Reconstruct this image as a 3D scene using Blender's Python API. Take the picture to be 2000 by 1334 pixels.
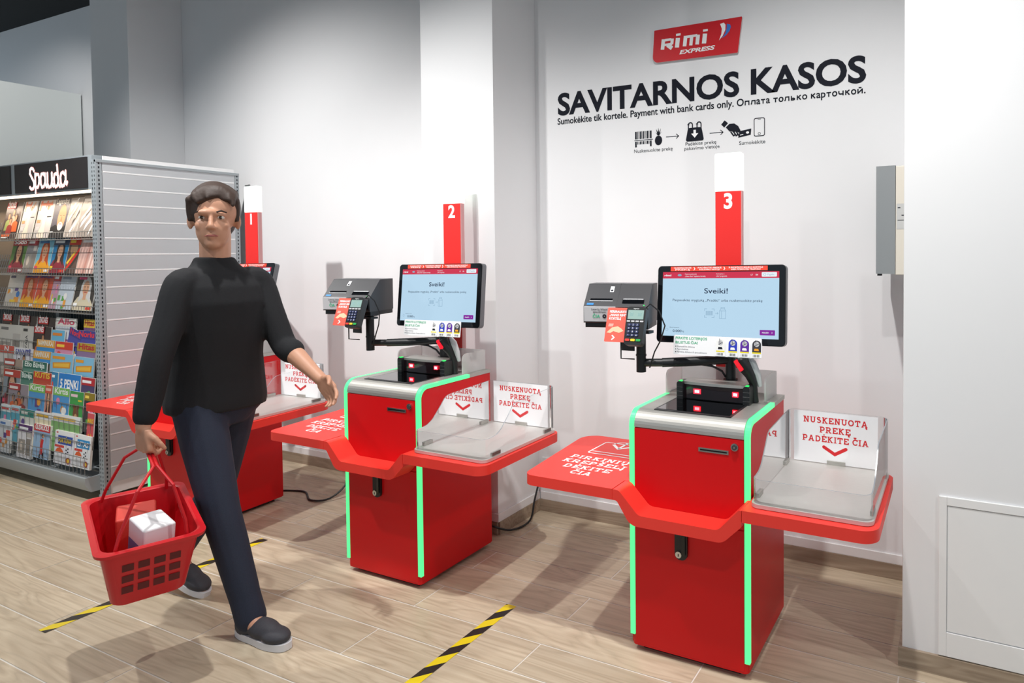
import bpy, bmesh, math, random
from mathutils import Matrix, Vector
R = math.radians
PI = math.pi
col = bpy.context.scene.collection
for _o in list(bpy.data.objects):
    bpy.data.objects.remove(_o)
scene = bpy.context.scene

# ------------------------------------------------------------------ camera
CAM = Vector((0.0, 0.0, 1.5))
YAW, PIT, ROL = R(25.645), R(1.5925), R(-0.3644)
fw = Vector((-math.sin(YAW)*math.cos(PIT), math.cos(YAW)*math.cos(PIT), -math.sin(PIT)))
rt = Vector((math.cos(YAW), math.sin(YAW), 0))
up = rt.cross(fw)
rr = rt*math.cos(ROL) + up*math.sin(ROL)
uu = up*math.cos(ROL) - rt*math.sin(ROL)
cd = bpy.data.cameras.new('camera')
cam = bpy.data.objects.new('camera', cd)
col.objects.link(cam)
cam.matrix_world = Matrix(((rr.x, uu.x, -fw.x, 0), (rr.y, uu.y, -fw.y, 0), (rr.z, uu.z, -fw.z, CAM.z), (0, 0, 0, 1)))
cd.sensor_width = 36
cd.lens = 1306.16/2000*36
cd.shift_x = (1000-1261.0)/2000
cd.shift_y = (524.33-667)/2000
cd.clip_start = 0.02
scene.camera = cam

# ------------------------------------------------------------------ light
scene.view_settings.view_transform = 'Standard'
scene.view_settings.look = 'None'
scene.view_settings.gamma = 1
scene.view_settings.exposure = 0.0
scene.view_settings.use_curve_mapping = False
world = bpy.data.worlds.new('world')
scene.world = world
world.use_nodes = True
wb = world.node_tree.nodes['Background']
wb.inputs[0].default_value = (0.74, 0.88, 1.0, 1)
wb.inputs[1].default_value = 0.53

def spot(x, y, z, tx, ty, tz, power, size=100, blend=0.6, color=(1, 0.985, 0.965), rad=0.035):
    l = bpy.data.lights.new('ceiling_or_fill_spot', 'SPOT')
    l.energy = power; l.spot_size = R(size); l.spot_blend = blend; l.color = color; l.shadow_soft_size = rad
    o = bpy.data.objects.new('ceiling_or_fill_spot', l)
    col.objects.link(o)
    o.location = (x, y, z)
    o.rotation_euler = (Vector((tx, ty, tz))-Vector((x, y, z))).to_track_quat('-Z', 'Y').to_euler()
    return o
spot(-0.65, 1.52, 3.45, -0.75, 2.45, 0.5, 215, size=112, blend=1.0)
spot(-2.50, 1.40, 3.45, -2.45, 2.35, 0.5, 180, size=106, blend=1.0)
spot(-4.20, 1.08, 3.45, -4.05, 2.75, 1.0, 300, size=104, blend=1.0)
spot(-5.30, 1.30, 3.50, -7.0, 2.75, 2.55, 130, size=46, blend=0.8)  # added fill lamp, brightens the left partition; no known fixture
spot(2.10, 1.15, 3.45, -0.9, 2.7, 0.8, 120, size=80, blend=1.0)
spot(-2.40, 0.10, 3.45, -2.4, 2.7, 1.25, 95, size=68, blend=1.0)
spot(-0.20, 0.10, 3.45, 0.3, 2.0, 0.9, 85, size=90, blend=1.0)

# ------------------------------------------------------------------ helpers
def srgb(h):
    h = h.lstrip('#')
    c = [int(h[i:i+2], 16)/255 for i in (0, 2, 4)]
    return [x/12.92 if x <= 0.04045 else ((x+0.055)/1.055)**2.4 for x in c]

MATS = {}
def mat(name, color='#ffffff', rough=0.5, metal=0.0, spec=0.5, emit=None, estr=0.0, noise=0.0, nscale=40, nstretch=(1, 1, 1), bump=0.0, coat=0.0):
    if name in MATS:
        return MATS[name]
    m = bpy.data.materials.new(name)
    m.use_nodes = True
    nt = m.node_tree
    b = nt.nodes['Principled BSDF']
    c = srgb(color)
    b.inputs['Base Color'].default_value = (*c, 1)
    b.inputs['Roughness'].default_value = rough
    b.inputs['Metallic'].default_value = metal
    b.inputs['Specular IOR Level'].default_value = spec
    b.inputs['Coat Weight'].default_value = coat
    if emit:
        b.inputs['Emission Color'].default_value = (*srgb(emit), 1)
        b.inputs['Emission Strength'].default_value = estr
    if noise or bump:
        tc = nt.nodes.new('ShaderNodeTexCoord')
        mp = nt.nodes.new('ShaderNodeMapping')
        mp.inputs['Scale'].default_value = nstretch
        n = nt.nodes.new('ShaderNodeTexNoise')
        n.inputs['Scale'].default_value = nscale
        n.inputs['Detail'].default_value = 5
        nt.links.new(tc.outputs['Object'], mp.inputs[0])
        nt.links.new(mp.outputs[0], n.inputs['Vector'])
        if noise:
            mx = nt.nodes.new('ShaderNodeMix')
            mx.data_type = 'RGBA'
            mx.inputs[6].default_value = (*[x*(1-noise) for x in c], 1)
            mx.inputs[7].default_value = (*[min(1, x*(1+noise)) for x in c], 1)
            nt.links.new(n.outputs['Fac'], mx.inputs[0])
            nt.links.new(mx.outputs[2], b.inputs['Base Color'])
        if bump:
            bp = nt.nodes.new('ShaderNodeBump')
            bp.inputs['Strength'].default_value = bump
            bp.inputs['Distance'].default_value = 0.002
            nt.links.new(n.outputs['Fac'], bp.inputs['Height'])
            nt.links.new(bp.outputs[0], b.inputs['Normal'])
    MATS[name] = m
    return m

def acrylic(name, tint, gloss=0.06):
    m = bpy.data.materials.new(name)
    m.use_nodes = True
    nt = m.node_tree
    nt.nodes.clear()
    out = nt.nodes.new('ShaderNodeOutputMaterial')
    tr = nt.nodes.new('ShaderNodeBsdfTransparent')
    tr.inputs[0].default_value = (*tint, 1)
    gl = nt.nodes.new('ShaderNodeBsdfGlossy')
    gl.inputs['Roughness'].default_value = 0.03
    fr = nt.nodes.new('ShaderNodeFresnel')
    fr.inputs[0].default_value = 1.49
    mx = nt.nodes.new('ShaderNodeMixShader')
    nt.links.new(fr.outputs[0], mx.inputs[0])
    nt.links.new(tr.outputs[0], mx.inputs[1])
    nt.links.new(gl.outputs[0], mx.inputs[2])
    nt.links.new(mx.outputs[0], out.inputs[0])
    MATS[name] = m
    return m

def frosted(name, color):
    """Milky plastic: part diffuse, part see-through light."""
    m = bpy.data.materials.new(name)
    m.use_nodes = True
    nt = m.node_tree; b = nt.nodes['Principled BSDF']; out = nt.nodes['Material Output']
    b.inputs['Base Color'].default_value = (*srgb(color), 1); b.inputs['Roughness'].default_value = 0.45
    tl = nt.nodes.new('ShaderNodeBsdfTranslucent'); tl.inputs[0].default_value = (*srgb(color), 1)
    tr = nt.nodes.new('ShaderNodeBsdfTransparent')
    m1 = nt.nodes.new('ShaderNodeMixShader'); m1.inputs[0].default_value = 0.5
    m2 = nt.nodes.new('ShaderNodeMixShader'); m2.inputs[0].default_value = 0.32
    nt.links.new(b.outputs[0], m1.inputs[1]); nt.links.new(tl.outputs[0], m1.inputs[2])
    nt.links.new(m1.outputs[0], m2.inputs[1]); nt.links.new(tr.outputs[0], m2.inputs[2])
    nt.links.new(m2.outputs[0], out.inputs[0])
    MATS[name] = m
    return m

_TX = {}
def text_geo(s, bold=0.0, shear=0.0):
    k = (s, bold, shear)
    if k not in _TX:
        c = bpy.data.curves.new('t', 'FONT')
        c.body = s; c.size = 1; c.offset = bold; c.shear = shear; c.resolution_u = 4
        o = bpy.data.objects.new('t', c)
        col.objects.link(o)
        bpy.context.view_layer.update()
        me = bpy.data.meshes.new_from_object(o.evaluated_get(bpy.context.evaluated_depsgraph_get()))
        vs = [(v.co.x, v.co.y) for v in me.vertices]
        fs = [tuple(p.vertices) for p in me.polygons]
        bpy.data.objects.remove(o); bpy.data.curves.remove(c); bpy.data.meshes.remove(me)
        _TX[k] = (vs, fs)
    return _TX[k]
CAPH = max(v[1] for v in text_geo('H')[0])

XHT = max(v[1] for v in text_geo('x')[0])
STEM = max(v[0] for v in text_geo('l')[0])-min(v[0] for v in text_geo('l')[0])
BASE = dict(zip('ąčęėįšųžĄČĘĖĮŠŲŽū', 'aceeisuzACEEISUZu'))
BASE['ū'] = 'u'; BASE['Ū'] = 'U'; BASE['į'] = 'i'; BASE['а'] = 'a'; BASE['о'] = 'o'; BASE['О'] = 'O'; BASE['р'] = 'p'
_ADV = {}
def advance(ch, bold):
    if (ch, bold) not in _ADV:
        w = lambda q: max(v[0] for v in text_geo(q, bold)[0])
        _ADV[(ch, bold)] = w('H'+ch+'H')-w('HH')
    return _ADV[(ch, bold)]
def stroke2(pts, t):
    q = MB(); q.stroke(pts, t, 0, (0, 0, 0), (1, 0, 0), (0, 1, 0))
    return [(v[0], v[1]) for v in q.v], q.f
def glyph(ch, bold):
    """Layers of (verts, faces) and the advance width of one character."""
    t = STEM+2*bold*0.9; xh = XHT; g = 0.07
    if ch in 'плтькчй':
        w = {'т': .46, 'ь': .46, 'к': .46}.get(ch, .52)
        l, r_ = g+t/2, g+w-t/2
        st = {'п': [[(l, 0), (l, xh)], [(r_, 0), (r_, xh)], [(g, xh-t/2), (g+w, xh-t/2)]],
              'л': [[(r_, 0), (r_, xh)], [(g, t/2), (g+.09, t/2+.03), (g+.13, xh-t/2), (g+w, xh-t/2)]],
              'т': [[(g+w/2, 0), (g+w/2, xh)], [(g, xh-t/2), (g+w, xh-t/2)]],
              'ь': [[(l, 0), (l, xh)], [(l, xh*.6-t/2)]+arc(g+w*.55, xh*.3, w*.42-t/2, xh*.3-t/2, 90, -90, 8)+[(l, t/2)]],
              'к': [[(l, 0), (l, xh)], [(l, xh*.45), (g+w-t*.4, xh)], [(g+w*.42, xh*.55), (g+w-t*.4, 0)]],
              'ч': [[(r_, 0), (r_, xh)], [(l, xh), (l, xh*.6)]+arc(g+w*.45, xh*.58, w*.45-t/2, xh*.25, 180, 270, 6)+[(r_, xh*.33)]],
              'й': [[(l, 0), (l, xh)], [(r_, 0), (r_, xh)], [(l, t*.4), (r_, xh-t*.4)], arc(g+w/2, xh+.17, .12, .08, 200, 340, 6)]}[ch]
        return [stroke2(p, t) for p in st], w+2*g
    b = BASE.get(ch, ch)
    lay = [text_geo(b, bold)]
    vs = lay[0][0]
    ad = advance(b, bold)
    if ch != b and vs and ch not in 'аоОр':
        x0 = min(v[0] for v in vs); x1 = max(v[0] for v in vs); top = max(v[1] for v in vs)
        cx = (x0+x1)/2; mt = t*0.85
        if ch in 'ąęįųĄĘĮŲ':
            hx = {'ą': x1-.05, 'ę': cx+.06, 'į': cx+.02, 'ų': x1-.05, 'Ą': x1-.07, 'Ę': x1-.14, 'Į': cx+.02, 'Ų': cx+.04}[ch]
            lay.append(stroke2([(hx, .02), (hx-.055, -.07), (hx-.04, -.15), (hx+.06, -.16)], mt))
        elif ch in 'ėĖ':
            lay.append(stroke2([(cx-.055-bold, top+.11), (cx+.055+bold, top+.11)], .10+2*bold))
        elif ch in 'ūŪ':
            lay.append(stroke2([(cx-.14, top+.10), (cx+.14, top+.10)], mt))
        else:
            lay.append(stroke2([(cx-.14, top+.18), (cx, top+.07), (cx+.14, top+.18)], mt))
    return lay, ad
_TL = {}
def text_layout(t, bold, shear):
    k = (t, bold, shear)
    if k not in _TL:
        x = 0.0; out = []
        for ch in t:
            lay, ad = glyph(ch, bold)
            for i, (vs, fs) in enumerate(lay):
                if vs:
                    out.append(([(v[0]+x+shear*v[1], v[1]) for v in vs], fs, i))
            x += ad
        xs = [v[0] for l in out for v in l[0]] or [0, 1]
        _TL[k] = (out, min(xs), max(xs))
    return _TL[k]

def rpoly(pts, rad, n=6):
    """Round the corners of a 2D polygon; rad: number or list."""
    out = []
    N = len(pts)
    for i in range(N):
        p = Vector(pts[i]); a = Vector(pts[i-1]); b = Vector(pts[(i+1) % N])
        r = rad[i] if isinstance(rad, (list, tuple)) else rad
        if r <= 0:
            out.append((p.x, p.y)); continue
        u = (a-p).normalized(); v = (b-p).normalized()
        ang = math.acos(max(-1, min(1, u.dot(v))))
        d = min(r/math.tan(ang/2), (a-p).length*0.49, (b-p).length*0.49)
        r2 = d*math.tan(ang/2)
        c = p + (u+v).normalized()*(r2/math.sin(ang/2))
        s = p+u*d-c; e = p+v*d-c
        a0 = math.atan2(s.y, s.x); a1 = math.atan2(e.y, e.x)
        da = (a1-a0+PI) % (2*PI)-PI
        for k in range(n+1):
            t = a0+da*k/n
            out.append((c.x+r2*math.cos(t), c.y+r2*math.sin(t)))
    return out

def arc(cx, cy, rx, ry, a0, a1, n=10):
    return [(cx+rx*math.cos(R(a0+(a1-a0)*k/n)), cy+ry*math.sin(R(a0+(a1-a0)*k/n))) for k in range(n+1)]

class MB:
    def __init__(s):
        s.v = []; s.f = []; s.m = []; s.mats = []; s.M = None
    def mi(s, m):
        if m not in s.mats:
            s.mats.append(m)
        return s.mats.index(m)
    def add(s, vs, fs, m):
        o = len(s.v)
        k = s.mi(m)
        for v in vs:
            v = Vector(v)
            s.v.append(tuple(s.M @ v) if s.M else tuple(v))
        for f in fs:
            s.f.append([o+i for i in f]); s.m.append(k)
        return s
    def box(s, x0, x1, y0, y1, z0, z1, m):
        v = [(x, y, z) for x in (x0, x1) for y in (y0, y1) for z in (z0, z1)]
        return s.add(v, [(0, 1, 3, 2), (4, 6, 7, 5), (0, 4, 5, 1), (2, 3, 7, 6), (0, 2, 6, 4), (1, 5, 7, 3)], m)
    def prism(s, pts, ax, a, b, m, mside=None):
        f = {'x': lambda p, t: (t, p[0], p[1]), 'y': lambda p, t: (p[0], t, p[1]), 'z': lambda p, t: (p[0], p[1], t)}[ax]
        n = len(pts)
        v = [f(p, a) for p in pts]+[f(p, b) for p in pts]
        s.add(v, [tuple(range(n)), tuple(range(2*n-1, n-1, -1))], m)
        return s.add(v, [(i, (i+1) % n, n+(i+1) % n, n+i) for i in range(n)], mside or m)
    def cyl(s, p0, p1, r0, m, n=16, r1=None, caps=True):
        p0 = Vector(p0); p1 = Vector(p1)
        r1 = r0 if r1 is None else r1
        d = (p1-p0).normalized()
        a = d.orthogonal().normalized(); b = d.cross(a)
        v = [p0+(a*math.cos(2*PI*i/n)+b*math.sin(2*PI*i/n))*r0 for i in range(n)]
        v += [p1+(a*math.cos(2*PI*i/n)+b*math.sin(2*PI*i/n))*r1 for i in range(n)]
        fs = [(i, (i+1) % n, n+(i+1) % n, n+i) for i in range(n)]
        if caps:
            fs += [tuple(range(n-1, -1, -1)), tuple(range(n, 2*n))]
        return s.add(v, fs, m)
    def tube(s, path, r, m, n=8, closed=False):
        P = [Vector(p) for p in path]
        N = len(P)
        rings = []
        a = None
        for i in range(N):
            if closed:
                d = (P[(i+1) % N]-P[i-1]).normalized()
            else:
                d = (P[min(i+1, N-1)]-P[max(i-1, 0)]).normalized()
            a = d.orthogonal().normalized() if a is None else (a-d*a.dot(d)).normalized()
            b = d.cross(a)
            rad = r[i] if isinstance(r, (list, tuple)) else r
            rings.append([P[i]+(a*math.cos(2*PI*k/n)+b*math.sin(2*PI*k/n))*rad for k in range(n)])
        v = [q for g in rings for q in g]
        fs = []
        for i in range(N if closed else N-1):
            j = (i+1) % N
            fs += [(i*n+k, i*n+(k+1) % n, j*n+(k+1) % n, j*n+k) for k in range(n)]
        if not closed:
            fs += [tuple(range(n-1, -1, -1)), tuple(range((N-1)*n, N*n))]
        return s.add(v, fs, m)
    def ball(s, c, r, m, nu=16, nv=10):
        rx, ry, rz = (r, r, r) if not isinstance(r, (list, tuple)) else r
        v = [(c[0], c[1], c[2]-rz)]
        for j in range(1, nv):
            t = -PI/2+PI*j/nv
            v += [(c[0]+rx*math.cos(t)*math.cos(2*PI*i/nu), c[1]+ry*math.cos(t)*math.sin(2*PI*i/nu), c[2]+rz*math.sin(t)) for i in range(nu)]
        v.append((c[0], c[1], c[2]+rz))
        fs = [(0, 1+(i+1) % nu, 1+i) for i in range(nu)]
        for j in range(nv-2):
            o = 1+j*nu
            fs += [(o+i, o+(i+1) % nu, o+nu+(i+1) % nu, o+nu+i) for i in range(nu)]
        o = 1+(nv-2)*nu
        fs += [(o+i, o+(i+1) % nu, len(v)-1) for i in range(nu)]
        return s.add(v, fs, m)
    def flat(s, pts, m, O, X, Y):
        """2D polygon on the plane O + x X + y Y."""
        O = Vector(O); X = Vector(X); Y = Vector(Y)
        return s.add([O+X*p[0]+Y*p[1] for p in pts], [tuple(range(len(pts)))], m)
    def rect(s, x0, x1, y0, y1, m, O, X, Y, r=0.0):
        pts = [(x0, y0), (x1, y0), (x1, y1), (x0, y1)]
        return s.flat(rpoly(pts, r, 4) if r else pts, m, O, X, Y)
    def stroke(s, pts, t, m, O, X, Y, round_=False, closed=False):
        """Thick 2D polyline."""
        P = [Vector(p) for p in pts]
        N = len(P)
        L = []; Q = []
        for i in range(N):
            pa = P[i-1] if (i > 0 or closed) else None
            pb = P[(i+1) % N] if (i < N-1 or closed) else None
            d0 = (P[i]-pa).normalized() if pa is not None else None
            d1 = (pb-P[i]).normalized() if pb is not None else None
            if d0 is None: d0 = d1
            if d1 is None: d1 = d0
            n0 = Vector((-d0.y, d0.x)); n1 = Vector((-d1.y, d1.x))
            nn = (n0+n1)
            nn = nn.normalized() if nn.length > 1e-6 else n0
            k = 1/max(0.4, nn.dot(n0))
            L.append(P[i]+nn*(t/2*k)); Q.append(P[i]-nn*(t/2*k))
        O = Vector(O); X = Vector(X); Y = Vector(Y)
        vs = [O+X*p.x+Y*p.y for p in L+Q]
        fs = [(i, (i+1) % N, N+(i+1) % N, N+i) for i in range(N if closed else N-1)]
        s.add(vs, fs, m)
        if round_:
            for p in (P if not closed else []):
                s.flat(arc(p.x, p.y, t/2, t/2, 0, 330, 11), m, O, X, Y)
        return s
    def text(s, t, m, O, X, Y, cap=None, width=None, bold=0.0, shear=0.0, align='C'):
        lay, x0, x1 = text_layout(t, bold, shear)
        if not lay:
            return s
        sy = cap/CAPH if cap else width/(x1-x0)
        sx = width/(x1-x0) if width else sy
        off = {'L': x0, 'C': (x0+x1)/2, 'R': x1}[align]
        O = Vector(O); X = Vector(X); Y = Vector(Y); N = X.cross(Y).normalized()*2.5e-5
        for vs, fs, k in lay:
            s.add([O+X*((v[0]-off)*sx)+Y*(v[1]*sy)+N*k for v in vs], fs, m)
        return s
    def slab(s, t, m, O, X, Y, cap, width=None, align='C'):
        """Slab-serif capitals drawn from strokes."""
        x = 0; runs = []
        for ch in t:
            if ch == ' ':
                x += 0.45; continue
            w, st, sf = SLAB(ch)
            runs.append((x, st, sf)); x += w+0.12
        tot = x-0.12
        sy = cap; sx = width/tot if width else cap
        o = {'L': 0, 'C': tot/2, 'R': tot}[align]
        O = Vector(O); X = Vector(X)*sx; Y = Vector(Y)*sy
        for dx, st, sf in runs:
            OO = O+X*(dx-o)
            e = X.cross(Y).normalized()*3e-5
            for p in st:
                s.stroke(p, 0.19, m, OO, X, Y); OO = OO+e
            for (cx, cy, hw) in sf:
                yy = 0.065 if cy == 0 else 0.935
                s.rect(cx-hw, cx+hw, yy-0.065, yy+0.065, m, OO, X, Y); OO = OO+e
        return s
    def obj(s, name, parent=None, bevel=0.0, seg=2, smooth=True, loc=None, rot=None):
        me = bpy.data.meshes.new(name)
        me.from_pydata(s.v, [], s.f)
        for m in s.mats:
            me.materials.append(m)
        me.polygons.foreach_set('material_index', s.m)
        bm = bmesh.new(); bm.from_mesh(me)
        bmesh.ops.recalc_face_normals(bm, faces=bm.faces)
        bm.to_mesh(me); bm.free()
        if smooth:
            me.polygons.foreach_set('use_smooth', [True]*len(me.polygons))
            me.set_sharp_from_angle(angle=R(32))
        me.update()
        o = bpy.data.objects.new(name, me)
        col.objects.link(o)
        if parent: o.parent = parent
        if loc: o.location = loc
        if rot: o.rotation_euler = rot
        if bevel:
            b = o.modifiers.new('bevel', 'BEVEL')
            b.width = bevel; b.segments = seg; b.limit_method = 'ANGLE'; b.angle_limit = R(40); b.harden_normals = True
        return o

def SLAB(ch):
    base = {'Ą': 'A', 'Ę': 'E', 'Ė': 'E', 'Į': 'I', 'Ų': 'U', 'Č': 'C', 'Š': 'S'}.get(ch, ch)
    l, h = 0.2, 0.28
    D = {
        'N': (1.0, [[(.22, 0), (.22, 1)], [(.22, .97), (.78, .03)], [(.78, 0), (.78, 1)]], [(.22, 0, .2), (.2, 1, .2), (.78, 1, .2)]),
        'U': (.95, [[(.2, 1), (.2, .35)]+arc(.475, .36, .275, .27, 180, 360, 10)+[(.75, 1)]], [(.2, 1, .2), (.75, 1, .2)]),
        'S': (.78, [arc(.39, .72, .24, .19, 25, 270, 10)+arc(.39, .31, .27, .22, 90, -155, 10)], []),
        'K': (.95, [[(.22, 0), (.22, 1)], [(.24, .45), (.72, .95)], [(.38, .56), (.76, .05)]], [(.22, 0, .2), (.22, 1, .2), (.76, 0, .18), (.74, 1, .18)]),
        'E': (.82, [[(.2, 0), (.2, 1)], [(.05, .905), (.74, .905), (.74, .68)], [(.2, .5), (.58, .5)], [(.05, .095), (.77, .095), (.77, .33)]], []),
        'O': (.98, [arc(.49, .5, .37, .41, 0, 360, 22)], []),
        'T': (.88, [[(.44, 0), (.44, 1)], [(.1, .66), (.1, .905), (.78, .905), (.78, .66)]], [(.44, 0, .22)]),
        'P': (.85, [[(.2, 0), (.2, 1)], [(.2, .905)]+arc(.48, .655, .25, .25, 90, -90, 10)+[(.2, .405)]], [(.22, 0, .22), (.16, 1, .14)]),
        'R': (.95, [[(.2, 0), (.2, 1)], [(.2, .905)]+arc(.48, .67, .24, .235, 90, -90, 10)+[(.2, .435)], [(.48, .43), (.76, .06)]], [(.2, 0, .2), (.16, 1, .14), (.8, 0, .14)]),
        'A': (1.0, [[(.18, .03), (.47, .95)], [(.53, .95), (.82, .03)], [(.3, .33), (.7, .33)], [(.38, .905), (.6, .905)]], [(.18, 0, .18), (.82, 0, .18)]),
        'D': (.95, [[(.2, 0), (.2, 1)], [(.08, .905), (.42, .905)]+arc(.45, .5, .35, .405, 90, -90, 12)+[(.08, .095)]], []),
        'I': (.44, [[(.22, 0), (.22, 1)]], [(.22, 0, .22), (.22, 1, .22)]),
        'C': (.86, [arc(.48, .5, .37, .41, 38, 322, 16), [(.78, .97), (.78, .68)]], []),
        'L': (.8, [[(.2, 0), (.2, 1)], [(.05, .095), (.74, .095), (.74, .36)]], [(.2, 1, .2)]),
    }
    w, st, sf = D[base]
    st = [list(p) for p in st]
    if ch in 'ĄĘĮŲ':
        cx = {'Ą': .84, 'Ę': .6, 'Į': .24, 'Ų': .52}[ch]
        st.append([(cx+.02, .02), (cx-.08, -.1), (cx-.02, -.2), (cx+.12, -.19)])
    if ch == 'Ė':
        st.append([(.32, 1.2), (.51, 1.2)])
    if ch in 'ČŠ':
        cx = w/2
        st.append([(cx-.2, 1.28), (cx, 1.12), (cx+.2, 1.28)])
    return w, st, sf

def tag(o, label, cat, group=None, kind=None):
    if label: o['label'] = label
    if cat: o['category'] = cat
    if group: o['group'] = group
    if kind: o['kind'] = kind
    return o
def empty(name, loc, rz=0.0):
    o = bpy.data.objects.new(name, None)
    o.empty_display_size = 0.1
    col.objects.link(o)
    o.location = loc; o.rotation_euler = (0, 0, rz)
    return o
def struct(o):
    o['kind'] = 'structure'
    return o
KIDS = {}
def copy_tree(o, parent=None):
    c = o.copy(); col.objects.link(c)
    if parent: c.parent = parent
    for ch in list(o.children):
        copy_tree(ch, c)
    return c
XA, YA, ZA = Vector((1, 0, 0)), Vector((0, 1, 0)), Vector((0, 0, 1))

# ------------------------------------------------------------------ materials
WALL = mat('white_wall_paint', '#e9e9ea', 0.75, noise=0.012, nscale=6, bump=0.03)
TRIMW = mat('white_trim', '#ececec', 0.5)
BLACKC = mat('black_ceiling_paint', '#17191b', 0.9)
RED = mat('red_lacquer', '#d00a12', 0.38, spec=0.3, noise=0.02, nscale=300)
REDT = mat('red_post_vinyl', '#ee2a26', 0.5)
REDSHELF = mat('red_shelf_laminate', '#ec372d', 0.45, spec=0.5)
PLATE = mat('plate_steel', '#dcdad6', 0.5, 0.75, noise=0.08, nscale=30, nstretch=(1, 14, 14))
STEEL = mat('brushed_steel', '#b9b7b2', 0.52, 0.85, noise=0.12, nscale=30, nstretch=(1, 14, 14), bump=0.05)
CHROME = mat('chrome', '#c9c9c9', 0.2, 1.0)
GREEN = mat('green_light_strip', '#30e070', 0.4, emit='#62f29a', estr=0.95)
LAMP = mat('beacon_lamp', '#f4fff6', 0.4, emit='#ecfff0', estr=0.85)
BLACK = mat('black_plastic', '#17181a', 0.42)
BLACKG = mat('black_gloss', '#0d0f13', 0.12)
DARKGREY = mat('dark_grey_plastic', '#3b3c3e', 0.45)
SILVER = mat('silver_plastic', '#c3c3c6', 0.4)
GREYW = frosted('frosted_shroud', '#f0efee')
WHITE = mat('white_print', '#f6f6f6', 0.6)
INK = mat('dark_print', '#151823', 0.7, spec=0.2)
REDINK = mat('red_print', '#d81e26', 0.55)
PAPER = mat('white_paper', '#f4f4f6', 0.7)
PLEX = acrylic('clear_acrylic', (0.982, 0.982, 0.986))
PLEXE = mat('acrylic_cut_edge', '#8d9096', 0.25)
LED = mat('red_led', '#ff1020', 0.4, emit='#ff1e2c', estr=5.0)
LEDW = mat('red_led_core', '#ff8090', 0.4, emit='#ff8890', estr=5.0)
LEDG = mat('green_led', '#20c050', 0.4, emit='#25d860', estr=1.0)
SCR = mat('screen_lit', '#000000', 0.15, emit='#bfdff5', estr=0.92)
SCRRED = mat('screen_header', '#000000', 0.15, emit='#d8304f', estr=0.9)
SCRINK = mat('screen_text', '#000000', 0.2, emit='#1d2d4a', estr=0.9)
SCRPALE = mat('screen_icon', '#000000', 0.2, emit='#8fb2cc', estr=0.9)
SCRW = mat('screen_white', '#000000', 0.2, emit='#eef6fc', estr=0.95)
SCRPUR = mat('screen_button', '#000000', 0.2, emit='#8a1fa0', estr=0.9)
CORAL = mat('coral_card', '#f0604f', 0.5)
SKINP = mat('card_hand_print', '#f2c9a4', 0.6)
GREENP = mat('green_print', '#2fae7d', 0.6)
YEL = mat('yellow_print', '#f2de1d', 0.55)
# ------------------------------------------------------------------ room
YW = 3.19      # back wall
YC = 2.811     # column fronts
YP = 2.532     # right wall front
HC = 3.64      # ceiling

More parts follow.
